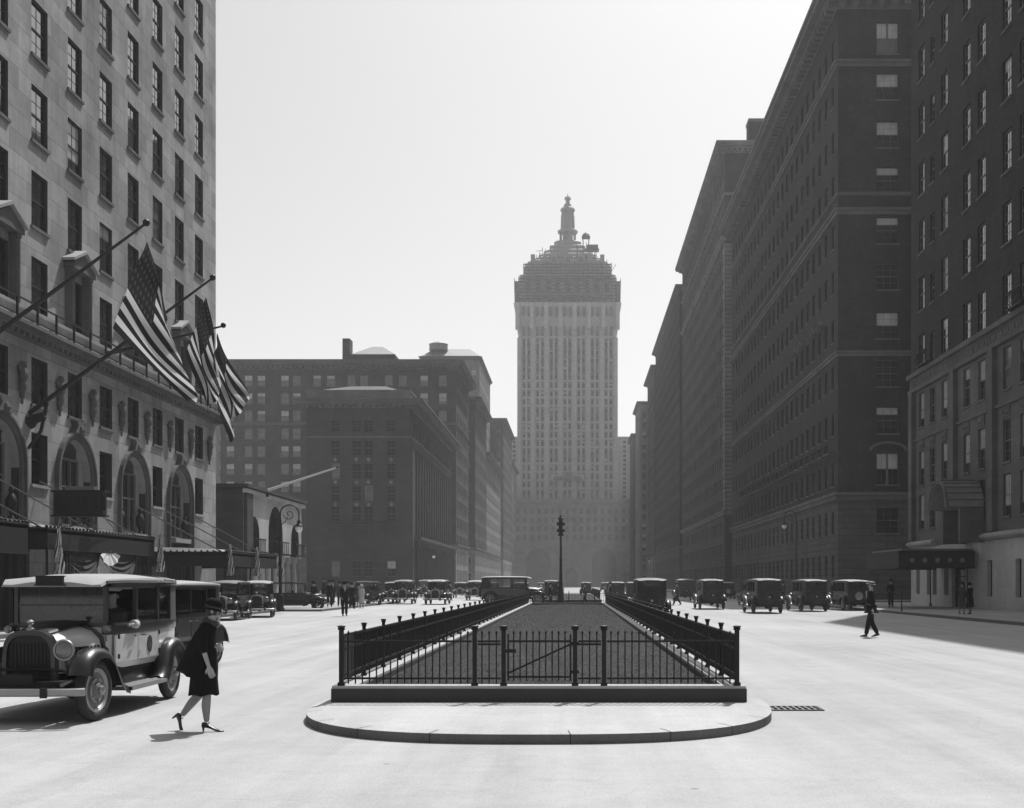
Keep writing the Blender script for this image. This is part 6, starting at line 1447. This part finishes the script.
# the walking woman in the foreground (profile, towards +X). local x = direction of travel
def walker():
    root = empty('person', (-4.27, 13.95, 0), 0, label='woman in a black coat, cloche hat and heels striding right in the foreground', cat='person')
    P = lambda x, y, z: Vector((x, y, z))
    pel = P(-.03,0,.86); wst = P(-.01,0,1.0); chs = P(.0,0,1.14); nb = P(.045,0,1.27); hd0 = P(.075,0,1.335); hd1 = P(.09,0,1.405); hd2 = P(.08,0,1.455)
    nd = {'pel':(pel,.11),'wst':(wst,.095),'chs':(chs,.11),'nb':(nb,.045),'hd0':(hd0,.045),'hd1':(hd1,.076),'hd2':(hd2,.078),
      'sR':(P(.01,-.155,1.225),.045),'eR':(P(.015,-.20,.98),.034),'wR':(P(.085,-.19,.755),.0225),
      'sL':(P(.01,.155,1.225),.045),'eL':(P(.03,.17,1.0),.034),'wL':(P(.115,.06,.985),.0225),
      'hF':(P(-.01,-.075,.80),.082),'kF':(P(.025,-.055,.45),.048),'cF':(P(.012,-.07,.31),.058),'aF':(P(.022,-.07,.105),.031),
      'hB':(P(-.04,.075,.80),.082),'kB':(P(-.085,.07,.44),.056),'cB':(P(-.195,.07,.325),.057),'aB':(P(-.315,.07,.165),.031)}
    ed = [('pel','wst'),('wst','chs'),('chs','nb'),('nb','hd0'),('hd0','hd1'),('hd1','hd2'),('chs','sR'),('sR','eR'),('eR','wR'),('chs','sL'),('sL','eL'),('eL','wL'),('pel','hF'),('hF','kF'),('kF','cF'),('cF','aF'),('pel','hB'),('hB','kB'),('kB','cB'),('cB','aB')]
    V, F = skin_mesh(nd, ed, 'pel', 2); b = MB(['stocking', 'skin', 'eye_dark', 'lip']); b.add(V, F, 0)
    for i, f in enumerate(b.f):
        if b.v[f[0]][2] > .70: b.m[i] = 1
    # feet inside the shoes
    hand(b, nd['wR'][0], nd['eR'][0], v3(0,1,0), 1, .95, .6); hand(b, nd['wL'][0], nd['eL'][0], v3(0,-.3,-1), 1, .95, .9)
    hc_ = hd1
    b.loft([[hc_+P(dx, w_*cos(a), zz+w_*.5*sin(a)) for a in [2*pi*q/8 for q in range(8)]] for (dx, w_, zz) in ((.070,.010,.028),(.088,.014,.0),(.098,.013,-.012),(.075,.012,-.022))], 1)
    b.loft([[hc_+P(dx, w_*cos(a), zz+w_*.8*sin(a)) for a in [2*pi*q/8 for q in range(8)]] for (dx, w_, zz) in ((.03,.035,-.06),(.060,.028,-.068),(.074,.016,-.068))], 1)    # chin
    b.ball(hc_+P(.078,0,-.040), .008,.020,.007, n=8, mi=3)
    for sg in (-1,1): b.ball(hc_+P(.068,sg*.028,.012), .009,.012,.008, n=8, mi=2); b.ball(hc_+P(-.005,sg*.074,-.012), .018,.01,.028, n=8, mi=1)
    b.build('body', root, smooth=True)
    b = MB(['hair_dark']); b.ball(hc_+P(-.025,0,-.005), .078,.080,.075, n=14); b.ball(hc_+P(.02,-.06,-.02), .03,.02,.045, n=8); b.ball(hc_+P(.02,.06,-.02), .03,.02,.045, n=8); b.build('hair', root, smooth=True)
    M = Matrix.Translation(hc_+P(-.012,0,.025)) @ Matrix.Rotation(R(14),4,'Y')
    b = MB(['felt_black', 'wool_grey']); b.lathe([(.106,-.022),(.109,-.014),(.100,.0),(.098,.04),(.093,.07),(.078,.095),(.048,.112),(.004,.117)], 24, 0, M); b.lathe([(.1025,.004),(.101,.026)], 24, 1, M, cap=False); b.build('hat', root, smooth=True)
    # coat: upper garment with sleeves, then the skirt, and the open tail blown back
    n2 = {'pel':(P(-.04,0,.84),.14),'wst':(P(-.02,0,1.0),.13),'chs':(P(-.005,0,1.13),.132),'nb':(P(.04,0,1.245),.07),'sR':(P(.005,-.15,1.215),.068),'eR':(P(.01,-.195,.99),.058),'wR':(P(.035,-.195,.90),.055),'sL':(P(.005,.15,1.215),.068),'eL':(P(.03,.17,1.0),.056),'wL':(P(.075,.10,.99),.05)}
    V, F = skin_mesh(n2, [('pel','wst'),('wst','chs'),('chs','nb'),('chs','sR'),('sR','eR'),('eR','wR'),('chs','sL'),('sL','eL'),('eL','wL')], 'pel', 2)
    b = MB(['wool_black']); b.add(V, F); b.build('coat', root, smooth=True)
    rg = []; NQ = 28
    for i, (zz, cx, rx, ry) in enumerate(((.98,-.03,.135,.15),(.86,-.035,.15,.165),(.74,-.03,.155,.17),(.6,-.035,.155,.165),(.5,-.035,.165,.165),(.43,-.035,.172,.168),(.425,-.035,.155,.155))):
        rg.append([(cx+rx*cos(2*pi*q/NQ)*(1+(.09*(i/6))*sin(q*1.9+i*.25)), ry*sin(2*pi*q/NQ)*(1+.09*(i/6)*sin(q*2.3+i*.2)), zz+.014*sin(q*1.1)*(i/6)) for q in range(NQ)])
    b = MB(['wool_black']); b.loft(rg); b.build('skirt', root, smooth=True)
    # cape-like tail, from the shoulder down and back
    b = MB(['wool_black']); rows_ = []
    prof = [((-.06,1.25),(.06,1.20)),((-.13,1.15),(.05,1.1)),((-.19,1.03),(.02,1.0)),((-.25,.90),(.0,.9)),((-.31,.79),(-.03,.8)),((-.365,.705),(-.05,.72)),((-.26,.655),(-.08,.63))]
    th_top = []
    for (bx, bz), (fx_, fz) in prof:
        ring_ = []
        hw = .06+.10*min(1,(1.27-bz)*1.6); n_ = 9
        for q in range(n_):
            t_ = q/(n_-1); s_ = sin(pi*t_); yy = -hw*cos(pi*t_)*1.0; xx = fx_+(bx-fx_)*s_**.7+.022*sin(9*t_+bz*7)*(1.3-bz)*2; zz = fz+(bz-fz)*s_
            ring_.append((xx, yy, zz))
        inner = [(p[0]+.02, p[1]*.85, p[2]) for p in ring_][::-1]
        rows_.append(ring_+inner)
    b.loft(rows_); b.build('coat_tail', root, smooth=True)
    b = MB(['wool_grey']); b.torus(.072, .030, 18, 8, 0, Matrix.Translation(P(.05,0,1.27)) @ Matrix.Rotation(R(22),4,'Y')); b.build('collar', root, smooth=True)
    def pump(an, d, up):
        b = MB(['shoe_leather'])
        s_ = d.cross(up); rings = []
        for t_, w_, z0_, z1_ in ((-.055,.020,-.055,.0),(-.035,.028,-.06,.01),(.0,.031,-.062,.0),(.05,.030,-.075,-.035),(.10,.036,-.098,-.062),(.145,.036,-.105,-.075),(.185,.024,-.105,-.085),(.20,.008,-.105,-.095)):
            c = an+d*t_; rings.append([c+s_*(w_*cos(a))+up*((z0_+z1_)/2+(z1_-z0_)/2*sin(a)) for a in [2*pi*q/12 for q in range(12)]])
        b.loft(rings); b.tube([an-d*.040+up*-.055, an-d*.038+up*-.105], [.016,.008], 8)
        b.tube([an+d*.02+s_*.03+up*-.01, an+d*.03+up*.006, an+d*.02-s_*.03+up*-.01], .005, 5); b.build('shoe', root, smooth=True)
    pump(nd['aF'][0]+P(0,0,.0), P(1,0,0), P(0,0,1)); d = P(.55,0,-.83).normalized(); pump(nd['aB'][0], d, P(.83,0,.55).normalized())
    bag = MB(['shoe_leather', 'nickel_dull']); bag.box(-.0,.075,-.02,.02,-.07,.06); bag.box(-.002,.077,-.022,.022,.058,.066,0); bag.build('handbag', label='small dark clutch bag held at the chest of the walking woman', cat='handbag').matrix_world = Matrix.Translation((-4.27+.135, 13.95-.03, 1.10)) @ Matrix.Rotation(R(-12),4,'Y')
    b = MB(['cloth_pale']); b.tube([P(.10,.03,.975), P(.14,-.01,.985), P(.175,-.03,1.0)], [.028,.034,.022], 8); b.build('glove', root, smooth=True)
walker()
# passengers as seen through the taxi glass
# ------------------------------------------------------------------ haze over the avenue
hm = bpy.data.materials.new('haze_air'); hm.use_nodes = True; t = hm.node_tree; t.nodes.clear()
pv = t.nodes.new('ShaderNodeVolumePrincipled'); pv.inputs['Density'].default_value = HAZE_DENSITY; pv.inputs['Color'].default_value = g(HAZE_ALB)
pv.inputs['Anisotropy'].default_value = HAZE_ANI
om_ = t.nodes.new('ShaderNodeOutputMaterial'); t.links.new(pv.outputs[0], om_.inputs['Volume']); MATS['haze_air'] = hm
hz = MB(['haze_air']); hz.box(-720, 720, -140, 1420, -1.02, 172); hz.build('haze', kind='stuff')
